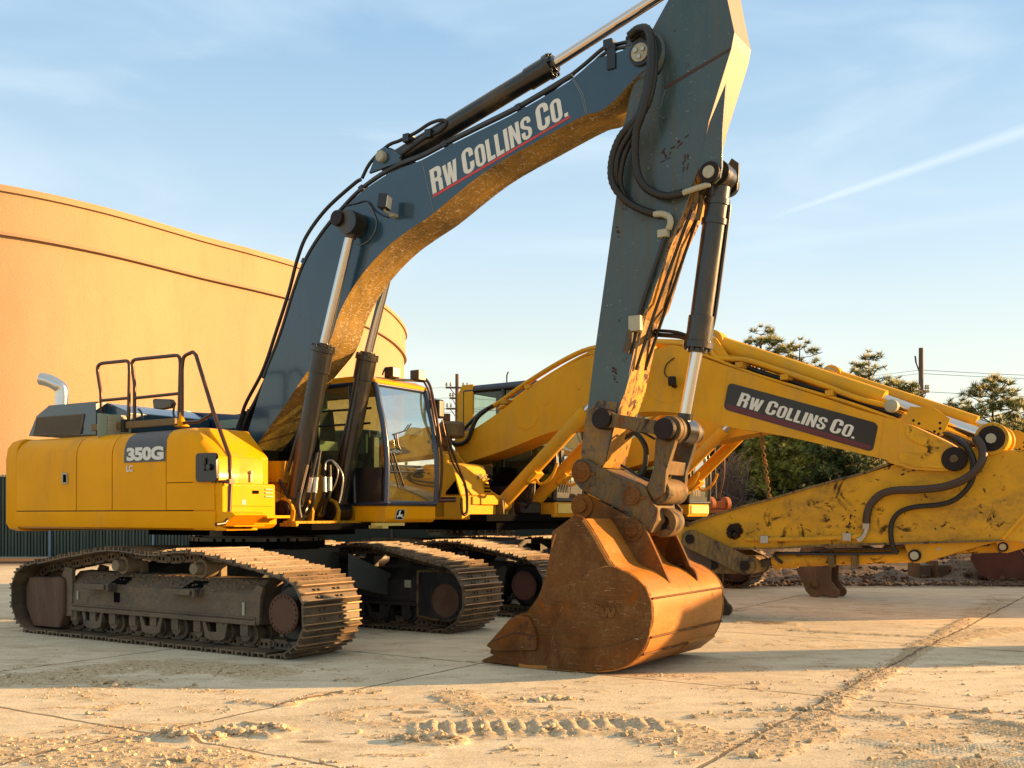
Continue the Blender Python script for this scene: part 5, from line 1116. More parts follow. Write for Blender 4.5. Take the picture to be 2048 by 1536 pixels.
m = MB(); m.box((.55, 0, 1.62), (.8, .5, .45)); m.box((.9, 0, 1.50), (.5, .6, .2)); part("control_valve", m, GREASE, B, bevel=.04)
m = MB()
for k in range(8): m.tube([(1.1-.05*k, -.15+.05*k, 1.45), (1.3-.08*k, -.2+.06*k, 1.7+.03*k), (1.25, -.1+.03*k, 2.0+.04*k)], .018)
part("foot_loom", m, HOSE, B)
pipe(B, "foot_hose", -.34, FB.L(-.34, [(898, 880), (915, 889), (935, 880), (945, 855), (955, 835), (975, 818)]), .035, HOSE); pipe(B, "foot_hose", -.30, FB.L(-.30, [(912, 872), (925, 862), (943, 843), (962, 825), (985, 812)]), .03, HOSE)
# pipes over the boom
u1 = FB.L(-.2, [(975, 817), (1003, 801), (1050, 767), (1112, 728), (1160, 703), (1187, 695), (1240, 685), (1320, 684), (1385, 688), (1420, 697), (1435, 713), (1470, 716), (1500, 719), (1560, 738), (1640, 765), (1720, 795), (1790, 812)])
pipes(boomB, "hydraulic_pipe", [(-.24, [(a, b-.02) for a, b in u1], .034), (-.16, [(a, b-.005) for a, b in u1[:9]], .030), (-.08, offs(u1, .03), .030), (.12, offs(u1, .02), .030), (.22, u1, .03)], YC)
m = MB(); u2 = FB.L(-.27, [(1400, 706), (1500, 745), (1600, 776), (1700, 806), (1790, 838)]); m.tube([(a, -.27, b) for a, b in u2], .020); m.tube([(a, -.20, b-.03) for a, b in u2], .016); part("lower_pipe", m, YC, boomB)
m = MB()
for px, py in ((1058, 770), (1185, 702), (1300, 692), (1480, 726), (1570, 750), (1660, 782), (1010, 800)):
    p = FB.P(-.25, px, py); m.box((p[0], -.05, p[1]-.03), (.10, .52, .07))
part("pipe_clamp", m, YCS, boomB, bevel=.008)
# arm cylinder (two ears, chrome rod) and guard plate
c0, c1, c2 = FB.P(0, 1428, 686), FB.P(0, 1768, 800), FB.P(0, 1990, 880)
hydraulic("arm_cylinder", B, 0, c0, c1, c2, .125, .075, YC, CHROME, collar=False, eye=.17)
m = MB(); m.lathe((c0[0]-.02, -.16, c0[1]+.02), (0, 1, 0), [(0, .06), (0, .11), (.32, .11), (.32, .06)], 24); part("cylinder_eye", m, CREAM, B)
m = MB()
for q in (-.2, .2): m.prism([(c0[0]-.3, c0[1]-.30), (c0[0]-.12, c0[1]+.05), (c0[0], c0[1]+.10), (c0[0]+.12, c0[1]+.02), (c0[0]+.35, c0[1]-.32)], q-.02, q+.02)
part("arm_cylinder_bracket", m, YC, boomB, bevel=.006)
m = MB(); gp_ = FB.L(-.27, [(1808, 843), (1820, 813), (1870, 816), (1901, 838), (1886, 872), (1878, 872), (1850, 856)]); m.prism(gp_, -.285, -.265)
m.mi = 1
for px, py in ((1827, 841), (1838, 847), (1869, 863), (1877, 868), (1880, 846), (1880, 857)): p = FB.P(-.285, px, py); m.cyl((p[0], -.287, p[1]), (p[0], -.28, p[1]), .018, n=10)
part("guard_plate", m, [YC, GREASE], boomB, bevel=.006)
m = MB(); p = FB.P(-.25, 1783, 812); m.lathe((p[0], -.3, p[1]), (0, 1, 0), [(0, .04), (.02, .08), (.12, .08)], 16); part("pipe_swivel", m, CREAM, boomB)
m = MB(); p = FB.P(-.2, 1978, 880)
for q in (-1, 1): m.ring((c2[0], q*.24, c2[1]), (0, 1, 0), .08, .19, .09, 36); m.cyl((c2[0], q*.20, c2[1]), (c2[0], q*.28, c2[1]), .07, n=16)
rg_ = part("rod_boss", m, YCS, B, bevel=.012)
m = MB(); m.cyl((c2[0], -.30, c2[1]), (c2[0], -.285, c2[1]), .15, n=32); m.mi = 1; m.cyl((c2[0], -.33, c2[1]), (c2[0], -.30, c2[1]), .06, n=8); part("rod_pin_cap", m, [GREASE, CREAM], rg_)
m = MB()
for k in range(6):
    a_ = FB.P(-.22, 1900+k*7, 868+k*3); m.tube([(a_[0]-.14, -.25+.04*k, a_[1]+.02), (a_[0], -.28+.04*k, a_[1]), (a_[0]+.1, -.30+.04*k, a_[1]-.07)], .022)
part("tip_fitting", m, LINK, boomB)
# arm
T2 = .235
aB = FB.L(-T2, [(1350, 1060), (1432, 1031), (1479, 1017), (1540, 1001), (1587, 987), (1650, 969), (1730, 948), (1784, 931), (1850, 905), (1925, 893), (1964, 898), (2048, 902), (2200, 912), (2330, 940), (2330, 985), (2180, 1020), (2110, 1062), (2060, 1083), (2000, 1080), (1811, 1086), (1650, 1090), (1538, 1097), (1469, 1096), (1400, 1102), (1373, 1099), (1357, 1084)])
sp_ = [(1700, 1055, 30, 16, .6), (1640, 1065, 18, 8, 0), (1815, 943, 34, 14, .25), (1847, 942, 18, 8, .3), (1772, 937, 26, 10, .2), (1845, 995, 16, 12, 0), (1672, 1052, 14, 6, .5), (1600, 1052, 24, 8, -.5), (1615, 1058, 22, 7, -.5), (1685, 1040, 24, 14, .7), (1710, 1028, 20, 10, .6), (1962, 1018, 8, 22, 1), (1905, 975, 14, 10, 0), (1990, 950, 10, 5, 0), (2010, 1000, 8, 5, 0), (1860, 1040, 8, 5, 0), (1930, 1050, 6, 5, 0), (1560, 1030, 20, 3, -.9), (1460, 1035, 14, 6, -.4), (1520, 1060, 6, 4, 0), (1710, 975, 6, 6, 0), (1750, 960, 22, 5, .1), (1895, 1045, 8, 4, .2), (1580, 1015, 8, 3, 0), (2030, 1040, 7, 4, 0), (1950, 1000, 6, 6, 0)]
m = MB(); m.prism([tuple(p) for p in aB], -T2, T2); m.mi = 1; chips(m, FB, -T2, sp_, 8, 4); armB = part("arm", m, [YCS, CHIP], B, smooth=24)
md = armB.modifiers.new("bevel", 'BEVEL'); md.width = .008; md.segments = 2; md.limit_method = 'ANGLE'; md.angle_limit = math.radians(40)
pe = FB.L(-T2, [(1352, 1059), (1432, 1030), (1479, 1016), (1540, 1000), (1587, 986), (1650, 968), (1730, 947), (1778, 929)])
m = MB()
for a, b in zip(pe, pe[1:]):
    dv = Vector(b)-Vector(a); m.box(((a[0]+b[0])/2, 0, (a[1]+b[1])/2+.008), (dv.length+.01, .52, .028), Matrix.Rotation(-math.atan2(dv.y, dv.x), 3, 'Y'))
part("top_flange", m, YCG, armB)
ap = FB.P(-T, 1909, 918)
m = MB(); pin(m, ap, -T-.035, T+.035, .145); m.mi = 1; pin(m, ap, -T-.05, T+.05, .05); part("arm_pin", m, [GREASE, LINK], B, bevel=.01)
m = MB(); a_ = FB.P(-T2, 2006, 1078); b_ = FB.P(-T2, 2050, 1028); c_ = FB.P(-T2, 2120, 985); m.tube([(a_[0], -T2-.01, a_[1]), (b_[0], -T2-.01, b_[1]), (c_[0], -T2-.01, c_[1])], .02, smooth=False); part("edge_bar", m, YC, armB)
m = MB()
for q in (-1, 1): m.prism(FB.L(-T2, [(1805, 1084), (1812, 1100), (1818, 1116), (1826, 1126), (1838, 1127), (1900, 1108), (1960, 1091), (2000, 1082)]), q*.20, q*.17)
m.mi = 1; p = FB.P(-.2, 1830, 1111); pin(m, p, -.23, .23, .075); m.mi = 2; pin(m, p, -.25, .25, .05); m.mi = 2; p = FB.P(-.2, 1877, 1098); pin(m, p, -.205, .205, .022)
part("cylinder_ear", m, [YC, GREASE, CREAM], armB)
c0, c1, c2 = FB.P(0, 1838, 1109), FB.P(0, 1556, 1121), FB.P(0, 1490, 1131)
hb2 = hydraulic("bucket_cylinder", B, 0, c0, c1, c2, .095, .055, YCS, LINK, collar=True, eye=.10)
dvb = (Vector(c1)-Vector(c0)).normalized()
m = MB(); m.tube([(c0[0]-.25, -.17, c0[1]+.02), (c0[0]-1.0, -.17, c0[1]-.01), (c0[0]-1.75, -.16, c0[1]-.02), (c1[0]+.1, -.12, c1[1]-.03)], .02, sub=4); m.tube([(c0[0]-.25, -.16, c0[1]+.07), (c0[0]-1.0, -.16, c0[1]+.05), (c1[0]+.3, -.14, c1[1]+.08)], .014, sub=4); part("cylinder_pipe", m, BLK, hb2)
m = MB()
for px in (1662, 1708): p = FB.P(-.17, px, 1122); m.box((p[0], -.12, p[1]), (.08, .14, .16))
part("pipe_saddle", m, LINK, hb2, bevel=.02)
m = MB(); s_ = FB.L(-T2-.03, [(1490, 1078), (1530, 1079), (1605, 1078), (1685, 1075), (1728, 1072)]); m.tube([(a, -T2-.03, b) for a, b in s_], .028, n=10, sub=3); part("arm_pipe", m, YCS, armB)
m = MB()
for px, py in ((1530, 1079), (1695, 1074)): p = FB.P(-T2-.03, px, py); m.box((p[0], -T2-.04, p[1]), (.11, .08, .10))
part("pipe_block", m, STEEL, armB, bevel=.008)
m = MB(); s_ = FB.L(-T2-.06, [(1715, 1080), (1722, 1078), (1730, 1068), (1733, 1055)]); m.tube([(a, -T2-.06, b) for a, b in s_], .032, n=12); p = FB.P(-T2-.06, 1733, 1048); m.box((p[0], -T2-.06, p[1]), (.075, .075, .12)); part("swivel_fitting", m, STEEL, armB, bevel=.008)
m = MB(); p = FB.P(-T2-.03, 1467, 1061); r = random.Random(3)
for k in range(9): m.lathe((p[0]+r.uniform(-.1, .1), -T2, p[1]+r.uniform(-.06, .06)), (0, -1, 0), [(0, .06), (r.uniform(.03, .09), r.uniform(.02, .05))], 7)
part("greased_boss", m, GREASE, armB)
def hoseB(name, pts, r):
    m = MB(); P_ = []
    for px, py, tt in pts: a, b = FB.P(tt, px, py); P_.append((a, tt, b))
    m.tube(P_, r, n=12, sub=9, corr=.06); return part(name, m, [simple("brown dusty hose "+name, (.042, .024, .016), .5)] if name == "upper_hose" else HOSE, armB, smooth=60, fix=False)
hoseB("upper_hose", [(1951, 876, -.33), (1962, 890, -.38), (1966, 912, -.42), (1956, 935, -.44), (1930, 958, -.42), (1890, 973, -.38), (1840, 979, -.34), (1790, 981, -.32), (1762, 989, -.31), (1742, 1008, -.31), (1734, 1030, -.31), (1733, 1046, -.30)], .047)
hoseB("lower_hose", [(1915, 880, -.33), (1935, 895, -.38), (1946, 915, -.40), (1950, 940, -.40), (1938, 972, -.38), (1912, 998, -.35), (1880, 1009, -.32), (1830, 1014, -.30), (1800, 1024, -.29), (1784, 1045, -.29), (1782, 1075, -.28), (1788, 1098, -.25), (1795, 1106, -.22)], .030)
hoseB("tip_hose", [(1905, 875, -.30), (1925, 888, -.34), (1938, 905, -.36), (1944, 930, -.37), (1940, 960, -.36)], .024)
# bucket links of B
def link(root, name, t, p, q, r, th, mat):
    A_, B_ = Vector(p), Vector(q); dv = (B_-A_).normalized(); n_ = Vector((-dv.y, dv.x)); pr = []
    a0 = math.atan2(n_.y, n_.x)
    pr += [(A_.x+r*math.cos(a0+math.pi*k/8), A_.y+r*math.sin(a0+math.pi*k/8)) for k in range(9)]
    pr += [(B_.x+r*.95*math.cos(a0+math.pi+math.pi*k/8), B_.y+r*.95*math.sin(a0+math.pi+math.pi*k/8)) for k in range(9)]
    m = MB(); m.prism(pr, t-th/2, t+th/2); o = part(name, m, mat, root, bevel=.012)
    m = MB(); m.cyl((A_.x, t-th/2-.02, A_.y), (A_.x, t, A_.y), r*.5, n=20); m.cyl((B_.x, t-th/2-.02, B_.y), (B_.x, t, B_.y), r*.5, n=20); part("link_pin", m, GREASE, o)
for q in (-1, 1):
    link(B, "side_link", q*.31, FB.P(-.31, 1382, 1078), FB.P(-.31, 1492, 1131), .13, .07, YCG)
m = MB(); p0, p1 = FB.P(-.31, 1492, 1131), FB.P(-.31, 1422, 1131); dv = (Vector(p1)-Vector(p0)); link(B, "bucket_link", 0, p0, p1, .12, .42, YCG)
def coupler(root, fr, ref):
    """hook coupler hanging from the arm end; ref: (s,z) of the arm end pin"""
    s, z = ref; m = MB()
    for q in (-1, 1):
        m.prism([(s-.16, z+.10), (s+.14, z+.10), (s+.26, z-.10), (s+.24, .30), (s+.33, .16), (s+.37, .10), (s+.33, .02), (s+.24, .0), (s+.10, .05), (s-.0, .0), (s-.10, .01), (s-.19, .10), (s-.24, .24), (s-.34, .42), (s-.36, .60), (s-.24, z-.1)], q*.24, q*.20)
        m.ring((s+.29, q*.22, .085), (0, 1, 0), .035, .09, .055, 20)
    m.box((s-.05, 0, .42), (.3, .40, .35)); o = part("quick_coupler", m, GRIME, root, bevel=.01)
    m = MB(); pin(m, (s-.03, .22), -.27, .27, .075); part("coupler_pin", m, LINK, o)
GRIME = paint("rusty grimy coupler steel", (.09, .055, .035), .6, coat=0, dirt=(.22, .15, .07), dirt_amt=.4, wear_amt=.3, var=.2, bumpy=.3)
coupler(B, FB, (FB.P(0, 1385, 1085)[0]+.12, 1.02))
fl = FB.L(-T2, [(2000, 1080), (1811, 1086), (1650, 1090), (1538, 1097), (1469, 1096)])
m = MB()
for a, b in zip(fl, fl[1:]):
    dv = Vector(b)-Vector(a); m.box(((a[0]+b[0])/2, 0, (a[1]+b[1])/2-.004), (dv.length+.01, .53, .026), Matrix.Rotation(-math.atan2(dv.y, dv.x), 3, 'Y'))
part("bottom_flange", m, YCG, armB)
m = MB(); ug = offs(u2, .045); m.tube([(a, -.10, b) for a, b in ug], .028); m.tube([(a, .0, b+.01) for a, b in ug], .028); part("pipe_shade_strip", m, HOSE, boomB)  # black strips between pipes and boom stand in for line shadows and grime
# ================================================================ EXCAVATOR C : the twin behind
Cx = dup(B); Cx.location = (1.87+.15, 19.87, 0); Cx['label'] = "farthest yellow excavator, mostly hidden behind the boom of the one carrying the sign"
for o in Cx.children_recursive: pass
# ================================================================ GROUND
def hsh(ix, iy, s):
    h = (ix.astype(np.int64)*374761393+iy.astype(np.int64)*668265263+s*1442695041) & 0xffffffff
    h = ((h ^ (h >> 13))*1274126177) & 0xffffffff; h = h ^ (h >> 16); return (h & 0xffff)/65535.
def vn(x, y, s):
    ix, iy = np.floor(x), np.floor(y); fx, fy = x-ix, y-iy; fx = fx*fx*(3-2*fx); fy = fy*fy*(3-2*fy)
    a, b, c, d = hsh(ix, iy, s), hsh(ix+1, iy, s), hsh(ix, iy+1, s), hsh(ix+1, iy+1, s)
    return (a*(1-fx)+b*fx)*(1-fy)+(c*(1-fx)+d*fx)*fy
def fbm(x, y, s, o=4, g=.5):
    t = 0; a = 1; n = 0
    for k in range(o): t = t+a*vn(x, y, s+k); n += a; a *= g; x = x*2.03+11.3; y = y*2.03+7.7
    return t/n
def seg_d(x, y, a, b):
    ax, ay = a; bx, by = b; dx, dy = bx-ax, by-ay; t = np.clip(((x-ax)*dx+(y-ay)*dy)/(dx*dx+dy*dy), 0, 1); return np.hypot(x-ax-t*dx, y-ay-t*dy), t
def ss(x, a, b): t = np.clip((x-a)/(b-a), 0, 1); return t*t*(3-2*t)
xs = np.concatenate([-np.geomspace(260, 4.8, 60)[:-1], np.arange(-4.8, 6.2, .020), np.geomspace(6.2, 260, 60)[1:]])
ys = np.concatenate([[-60, -20, 0, 2, 4], np.arange(5.2, 9.4, .018), np.arange(9.4, 15, .045), np.arange(15, 30, .16), np.geomspace(30, 420, 40)])
X, Y = np.meshgrid(xs, ys); 
Ucoord = .839*X-.544*Y; Vcoord = .544*X+.839*Y
# dirt cover, 0 clean concrete .. 1 loose dirt
n1 = fbm(X*.9, Y*1.6, 3, 5); n2 = fbm(X*3.1, Y*6.0, 9, 5, .6); n3 = fbm(X*14, Y*14, 21, 4, .6)
dirt = ss(n1, .52, .72)*.55*ss(n2, .35, .65)
dirt = np.maximum(dirt, ss(n2+.25*n1, .72, .86)*.7)
def px_line(pts): return [tuple(gnd(*p).xy) for p in pts]
def ridge(pts, w, h, seed, wob=.5):
    global dirt, Z
    P_ = px_line(pts); h *= .62; w *= .9
    for a, b in zip(P_, P_[1:]):
        d, t = seg_d(X, Y, a, b); ww = w*(.5+fbm(X*4, Y*4, seed, 3)*1.2)
        k = np.clip(1-d/ww, 0, 1); dirt = np.maximum(dirt, ss(k, 0, .5)*ss(n3+.3*k, .3, .6)); Z = np.maximum(Z, k**.8*h*(.35+fbm(X*16, Y*16, seed+5, 4, .65)))
Z = np.zeros_like(X)
ridge([(1560, 1500), (1640, 1432), (1671, 1401), (1710, 1380), (1760, 1350), (1800, 1325), (1852, 1292), (1915, 1250), (1963, 1227), (2010, 1190)], .15, .017, 40)
ridge([(1852, 1292), (1990, 1262), (2200, 1255)], .3, .020, 41)
ridge([(1400, 1435), (1560, 1432), (1660, 1430), (1800, 1438), (1900, 1430), (2048, 1455)], .10, .022, 42)
ridge([(1590, 1262), (1700, 1268), (1850, 1275)], .10, .022, 43)
ridge([(830, 1482), (900, 1486)], .16, .05, 44); ridge([(330, 1475), (385, 1482)], .10, .075, 45); ridge([(390, 1482), (440, 1478)], .07, .04, 46)
ridge([(445, 1462), (540, 1476)], .07, .04, 47); ridge([(490, 1450), (580, 1462)], .06, .032, 48); ridge([(0, 1500), (200, 1510), (420, 1530)], .5, .02, 49); ridge([(160, 1480), (250, 1488)], .18, .025, 50)
ridge([(480, 1405), (570, 1412), (640, 1390), (760, 1385)], .10, .02, 51); ridge([(870, 1395), (960, 1412), (1100, 1402), (1150, 1400)], .06, .02, 52)
ridge([(200, 1370), (280, 1372)], .10, .028, 53); ridge([(60, 1360), (300, 1330), (520, 1345)], .5, .012, 54); ridge([(1490, 1246), (1580, 1248)], .22, .012, 55)
ridge([(900, 1395), (1000, 1430), (1250, 1440), (1500, 1490)], .22, .012, 56); ridge([(1350, 1480), (1500, 1500), (1620, 1460)], .35, .018, 57)
# tyre lugs pressed into loose dirt
lug0 = gnd(815, 1478).xy; lug1 = gnd(1420, 1470).xy
ddir = (lug1-lug0); Ll = ddir.length; ddir.normalize(); rx, ry = X-lug0.x, Y-lug0.y; al = rx*ddir.x+ry*ddir.y; ac = -rx*ddir.y+ry*ddir.x
inb = ss(al, -.05, .15)*(1-ss(al, Ll-.5, Ll))*ss(ac, -.05, .02)*(1-ss(ac, .42, .50))
ph = np.mod(al/.115+.25*ac, 1); lug = inb*(ss(ph, .0, .25)*(1-ss(ph, .55, .8)))*ss(fbm(al*3, ac*2, 60, 3), .30, .5)
Z += lug*.028; dirt = np.maximum(dirt, inb*.55); edge = np.exp(-((ac+.0)/.05)**2)*ss(al, 0, .2)*(1-ss(al, Ll-.6, Ll)); Z += edge*.035*fbm(X*18, Y*18, 61, 4, .6); dirt = np.maximum(dirt, edge*.9)
# scrape lines lower right
sc_a = gnd(1780, 1450).xy; sm = ss(X, 1.7, 2.3)*(1-ss(Y, 7.0, 7.35)); co = (Vcoord*.98+.2*Ucoord)/.055; Z += sm*.012*np.sin(co*6.28+fbm(X*2, Y*2, 70, 3)*6)*ss(fbm(X*1.5, Y*5, 71, 3), .35, .6); dirt = np.maximum(dirt, sm*.6*ss(n2, .3, .6))
arcm = np.exp(-((np.hypot((X+.65), (Y-7.2)*1.6)-.55)/.16)**2)*(Y > 6.6); dirt = np.maximum(dirt, arcm*.6); Z += arcm*.012*fbm(X*15, Y*15, 75, 4, .6)
# mulch and trampled soil past the slab
far = ss(Y+.5*fbm(X, Y, 80, 3)-.0, 19.6, 20.4)*ss(X, 2.0, 3.5); Z += far*(.05*fbm(X*3, Y*3, 81, 5, .65)+.55*ss(Y, 20.2, 22.5)*ss(fbm(X*.6, Y*.5, 83, 3), .42, .75)*(.5+fbm(X*2.2, Y*2.2, 84, 4, .6)))
far2 = ss(Y, 27, 30); 
Z += (.004*fbm(X*9, Y*9, 85, 4, .6)+.016*ss(dirt, .3, 1)*fbm(X*26, Y*26, 88, 3, .7))*(Y < 30)*(Y > 4.5)
stain = np.zeros_like(X)
for px, py, rx_, ry_ in ((832, 1425, .11, .07), (630, 1484, .12, .05), (1537, 1246, .28, .22), (1440, 1222, .4, .12)):
    g_ = gnd(px, py); stain = np.maximum(stain, 1-ss(np.hypot((X-g_.x)/rx_, (Y-g_.y)/ry_), .7, 1.1))
nv = X.size; me = bpy.data.meshes.new("ground"); co_ = np.stack([X, Y, Z], -1).reshape(-1, 3).astype(np.float32)
ny_, nx_ = X.shape; idx = np.arange(nv).reshape(ny_, nx_); q_ = np.stack([idx[:-1, :-1], idx[:-1, 1:], idx[1:, 1:], idx[1:, :-1]], -1).reshape(-1, 4)
me.vertices.add(nv); me.vertices.foreach_set('co', co_.ravel()); me.loops.add(q_.size); me.loops.foreach_set('vertex_index', q_.ravel().astype(np.int32))
me.polygons.add(len(q_)); me.polygons.foreach_set('loop_start', np.arange(0, q_.size, 4, dtype=np.int32)); me.polygons.foreach_set('use_smooth', np.ones(len(q_), bool)); me.update(); me.validate()
for nm, arr in (("dirt", dirt), ("mulch", np.maximum(far, far2)), ("stain", stain)):
    at_ = me.attributes.new(nm, 'FLOAT', 'POINT'); at_.data.foreach_set('value', arr.ravel().astype(np.float32))
g = NT("concrete yard with dirt")
def attr(nm): x = g.n("ShaderNodeAttribute"); x.attribute_name = nm; return x.outputs['Fac']
mpn = g.n("ShaderNodeMapping"); mpn.inputs['Rotation'].default_value = (0, 0, math.radians(32.96)); g.l(g.co, mpn.inputs[0]); sx = g.n("ShaderNodeSeparateXYZ"); g.l(mpn.outputs[0], sx.inputs[0])
wob = g.math('MULTIPLY', g.math('SUBTRACT', g.noise(1.2, 5, .7), .5), .10)
def joint(v, off, per, w):
    a = g.math('ABSOLUTE', g.math('SUBTRACT', g.math('FRACT', g.math('ADD', g.math('DIVIDE', g.math('ADD', v, wob), per), off)), .5)); return g.ramp(a, w/per, w*2.2/per, 1, 0)
j = g.math('MAXIMUM', joint(sx.outputs[1], .5-4.28/3.72+.0, 3.72, .010), joint(sx.outputs[0], .5+2.25/3.3, 3.3, .010))
big = g.noise(.35, 6, .6, .5); mid = g.noise(2.2, 7, .65, .6, (1, 2.2, 1)); fine = g.noise(60, 6, .75); spk = g.noise(180, 3, .8)
conc = g.mix(g.ramp(big, .3, .7), (.62, .53, .375), (.77, .68, .50)); conc = g.mix(g.ramp(mid, .42, .70, 0, .8), conc, (.50, .415, .28)); conc = g.mix(g.ramp(fine, .38, .72, 0, .55), conc, (.22, .18, .13))
cw_ = g.noise(1.7, 9, .75, 1.5, off=5); conc = g.mix(g.ramp(g.math('ABSOLUTE', g.math('SUBTRACT', cw_, .5)), 0, .004, .45, 0), conc, (.16, .12, .08))
dcol = g.mix(g.ramp(g.noise(28, 7, .75), .3, .7), (.34, .26, .155), (.68, .55, .37)); dcol = g.mix(g.ramp(spk, .55, .7, 0, .6), dcol, (.10, .07, .045))
dm = g.math('ADD', attr("dirt"), g.math('MULTIPLY', g.math('SUBTRACT', g.noise(22, 7, .8), .5), .7)); dm = g.ramp(dm, .18, .62)
c = g.mix(dm, conc, dcol); c = g.mix(g.math('MULTIPLY', j, .75), c, (.10, .065, .04)); c = g.mix(g.math('MULTIPLY', attr("stain"), .75), c, (.12, .085, .05))
mul = g.mix(g.ramp(g.noise(14, 8, .8), .35, .65), (.055, .040, .028), (.19, .135, .09)); c = g.mix(attr("mulch"), c, mul)
g.set(color=c, rough=.85, spec=.25); h = g.math('ADD', g.math('MULTIPLY', fine, .6), g.math('MULTIPLY', g.noise(18, 6, .7), .8)); h = g.math('SUBTRACT', h, g.math('MULTIPLY', j, 1.2)); h = g.math('ADD', h, g.math('MULTIPLY', g.math('MULTIPLY', dm, spk), .8)); g.bump(h, .55, .012)
me.materials.append(g.m); gr = bpy.data.objects.new("ground", me); COL.objects.link(gr); gr['kind'] = 'structure'
# loose clods and grit
def gz(x, y):
    i = int(np.clip(np.searchsorted(xs, x), 1, len(xs)-1)); k = int(np.clip(np.searchsorted(ys, y), 1, len(ys)-1)); return float(Z[k, i]), float(dirt[k, i])
rnd = random.Random(11); ICO = [(0, 0, 1), (.89, 0, .45), (.28, .85, .45), (-.72, .53, .45), (-.72, -.53, .45), (.28, -.85, .45), (.72, .53, -.45), (-.28, .85, -.45), (-.89, 0, -.45), (-.28, -.85, -.45), (.72, -.53, -.45), (0, 0, -1)]
IF = [(0, 1, 2), (0, 2, 3), (0, 3, 4), (0, 4, 5), (0, 5, 1), (1, 6, 2), (2, 7, 3), (3, 8, 4), (4, 9, 5), (5, 10, 1), (2, 6, 7), (3, 7, 8), (4, 8, 9), (5, 9, 10), (1, 10, 6), (6, 11, 7), (7, 11, 8), (8, 11, 9), (9, 11, 10), (10, 11, 6)]
def clods(name, n, reg, size, mat, thr, seed, label=None):
    r = random.Random(seed); m = MB(); k = 0; tries = 0
    while k < n and tries < n*30:
        tries += 1; x, y = reg(r)
        z, d = gz(x, y)
        if r.random() > thr+d*1.3: continue
        s = size[0]*(size[1]/size[0])**(r.random()**2.2); sx_, sy_, sz_ = s*r.uniform(.7, 1.3), s*r.uniform(.7, 1.3), s*r.uniform(.4, .9); a = r.uniform(0, 6.28); ca, sa = math.cos(a), math.sin(a); vs = []
        for (p, q, w) in ICO:
            e = r.uniform(.75, 1.25); p, q, w = p*sx_*e, q*sy_*e, w*sz_*e; vs.append((x+p*ca-q*sa, y+p*sa+q*ca, z+w+sz_*.35))
        m.v += vs; b = len(m.v)-12; m.f += [tuple(b+i for i in f) for f in IF]; m.m += [0]*20; k += 1
    o = part(name, m, mat, None, smooth=20, fix=False); o['kind'] = 'stuff'; o['label'] = label; return o
DC = NT("dirt clod"); oi = DC.noise(9, 4, .7); DC.set(color=DC.mix(DC.ramp(oi, .35, .65), (.30, .22, .13), (.66, .53, .36)), rough=.9, spec=.2); DC.bump(DC.noise(70, 4, .7), .4, .01)
def nearreg(r):
    y = 5.4+4.2*r.random()**1.2; return (r.uniform(-.55, .55)*y, y)
clods("grit", 9000, nearreg, (.0028, .011), DC.m, .03, 1, "tan grit strewn over the concrete in the foreground")
clods("dirt_clods", 800, nearreg, (.010, .028), DC.m, .008, 2, "crumbled dirt clods along the tyre marks and slab joints")
def ridreg(r):
    P_ = [gnd(*p).xy for p in ((1600, 1470), (1671, 1401), (1760, 1350), (1852, 1292), (1963, 1227), (2010, 1195))]; i = r.randrange(5); a = P_[i].lerp(P_[i+1], r.random()); return (a.x+r.gauss(0, .09), a.y+r.gauss(0, .09))
clods("joint_gravel", 1500, ridreg, (.004, .012), DC.m, 1, 3, "gravel ridge lying along the slab joint at right")
def heap(px, py, sx_, sy_): 
    c = gnd(px, py); return lambda r: (c.x+r.gauss(0, sx_), c.y+r.gauss(0, sy_))
for i, (px, py, a, b, n) in enumerate(((358, 1478, .055, .04, 90), (425, 1480, .05, .03, 40), (860, 1484, .12, .03, 120), (490, 1470, .10, .03, 70), (540, 1460, .08, .03, 50), (240, 1372, .09, .05, 60), (370, 1528, .04, .02, 20), (1590, 1420, .2, .04, 60), (1960, 1425, .10, .03, 30), (1100, 1402, .14, .03, 50))):
    clods("dirt_heap", n, heap(px, py, a, b), (.008, .034), DC.m, 1, 20+i, "heap of crumbled dirt on the concrete")
LEAF = simple("brown mulch", (.085, .058, .038), .9, 0, .2, 5, .6)
def farreg(r): x = r.uniform(3.5, 15); y = 19.9+r.random()**1.5*5; return (x, y)
clods("mulch_litter", 3600, farreg, (.012, .075), LEAF, 1, 4, "brown leaf and bark litter past the edge of the slab")
# ================================================================ BUILDING
g = NT("tan stucco"); n = g.noise(.25, 5, .6); c = g.mix(n, (.39, .262, .155), (.46, .315, .185)); c = g.mix(g.ramp(g.noise(.9, 8, .75, 0, (1, 1, .3)), .42, .72, 0, .5), c, (.36, .235, .14)); g.set(color=c, rough=.9, spec=.2); g.bump(g.noise(12, 8, .8), .6, .03); STU = g.m
bw = thing("curved_building", "tan stucco building with long curved wall and cornice band, behind at left", "building", (-14, 42, 0))
wl_ = [(-27.5, 32.6), (-24, 33.6), (-20.5, 34.9), (-17.9, 36.1), (-15.4, 38.7), (-12.9, 42.7), (-11.3, 45.0), (-9.9, 47.3), (-8.9, 49.9), (-8.0, 52.6), (-7.35, 55.2), (-6.95, 57.8), (-6.75, 60.5), (-6.72, 63.5), (-7.0, 66.5), (-8, 70), (-10, 73)]
wl2 = [(v.x-(-14), v.y-42) for v in catmull([(x, y, 0) for x, y in wl_], 6)]
ZT = 12.9
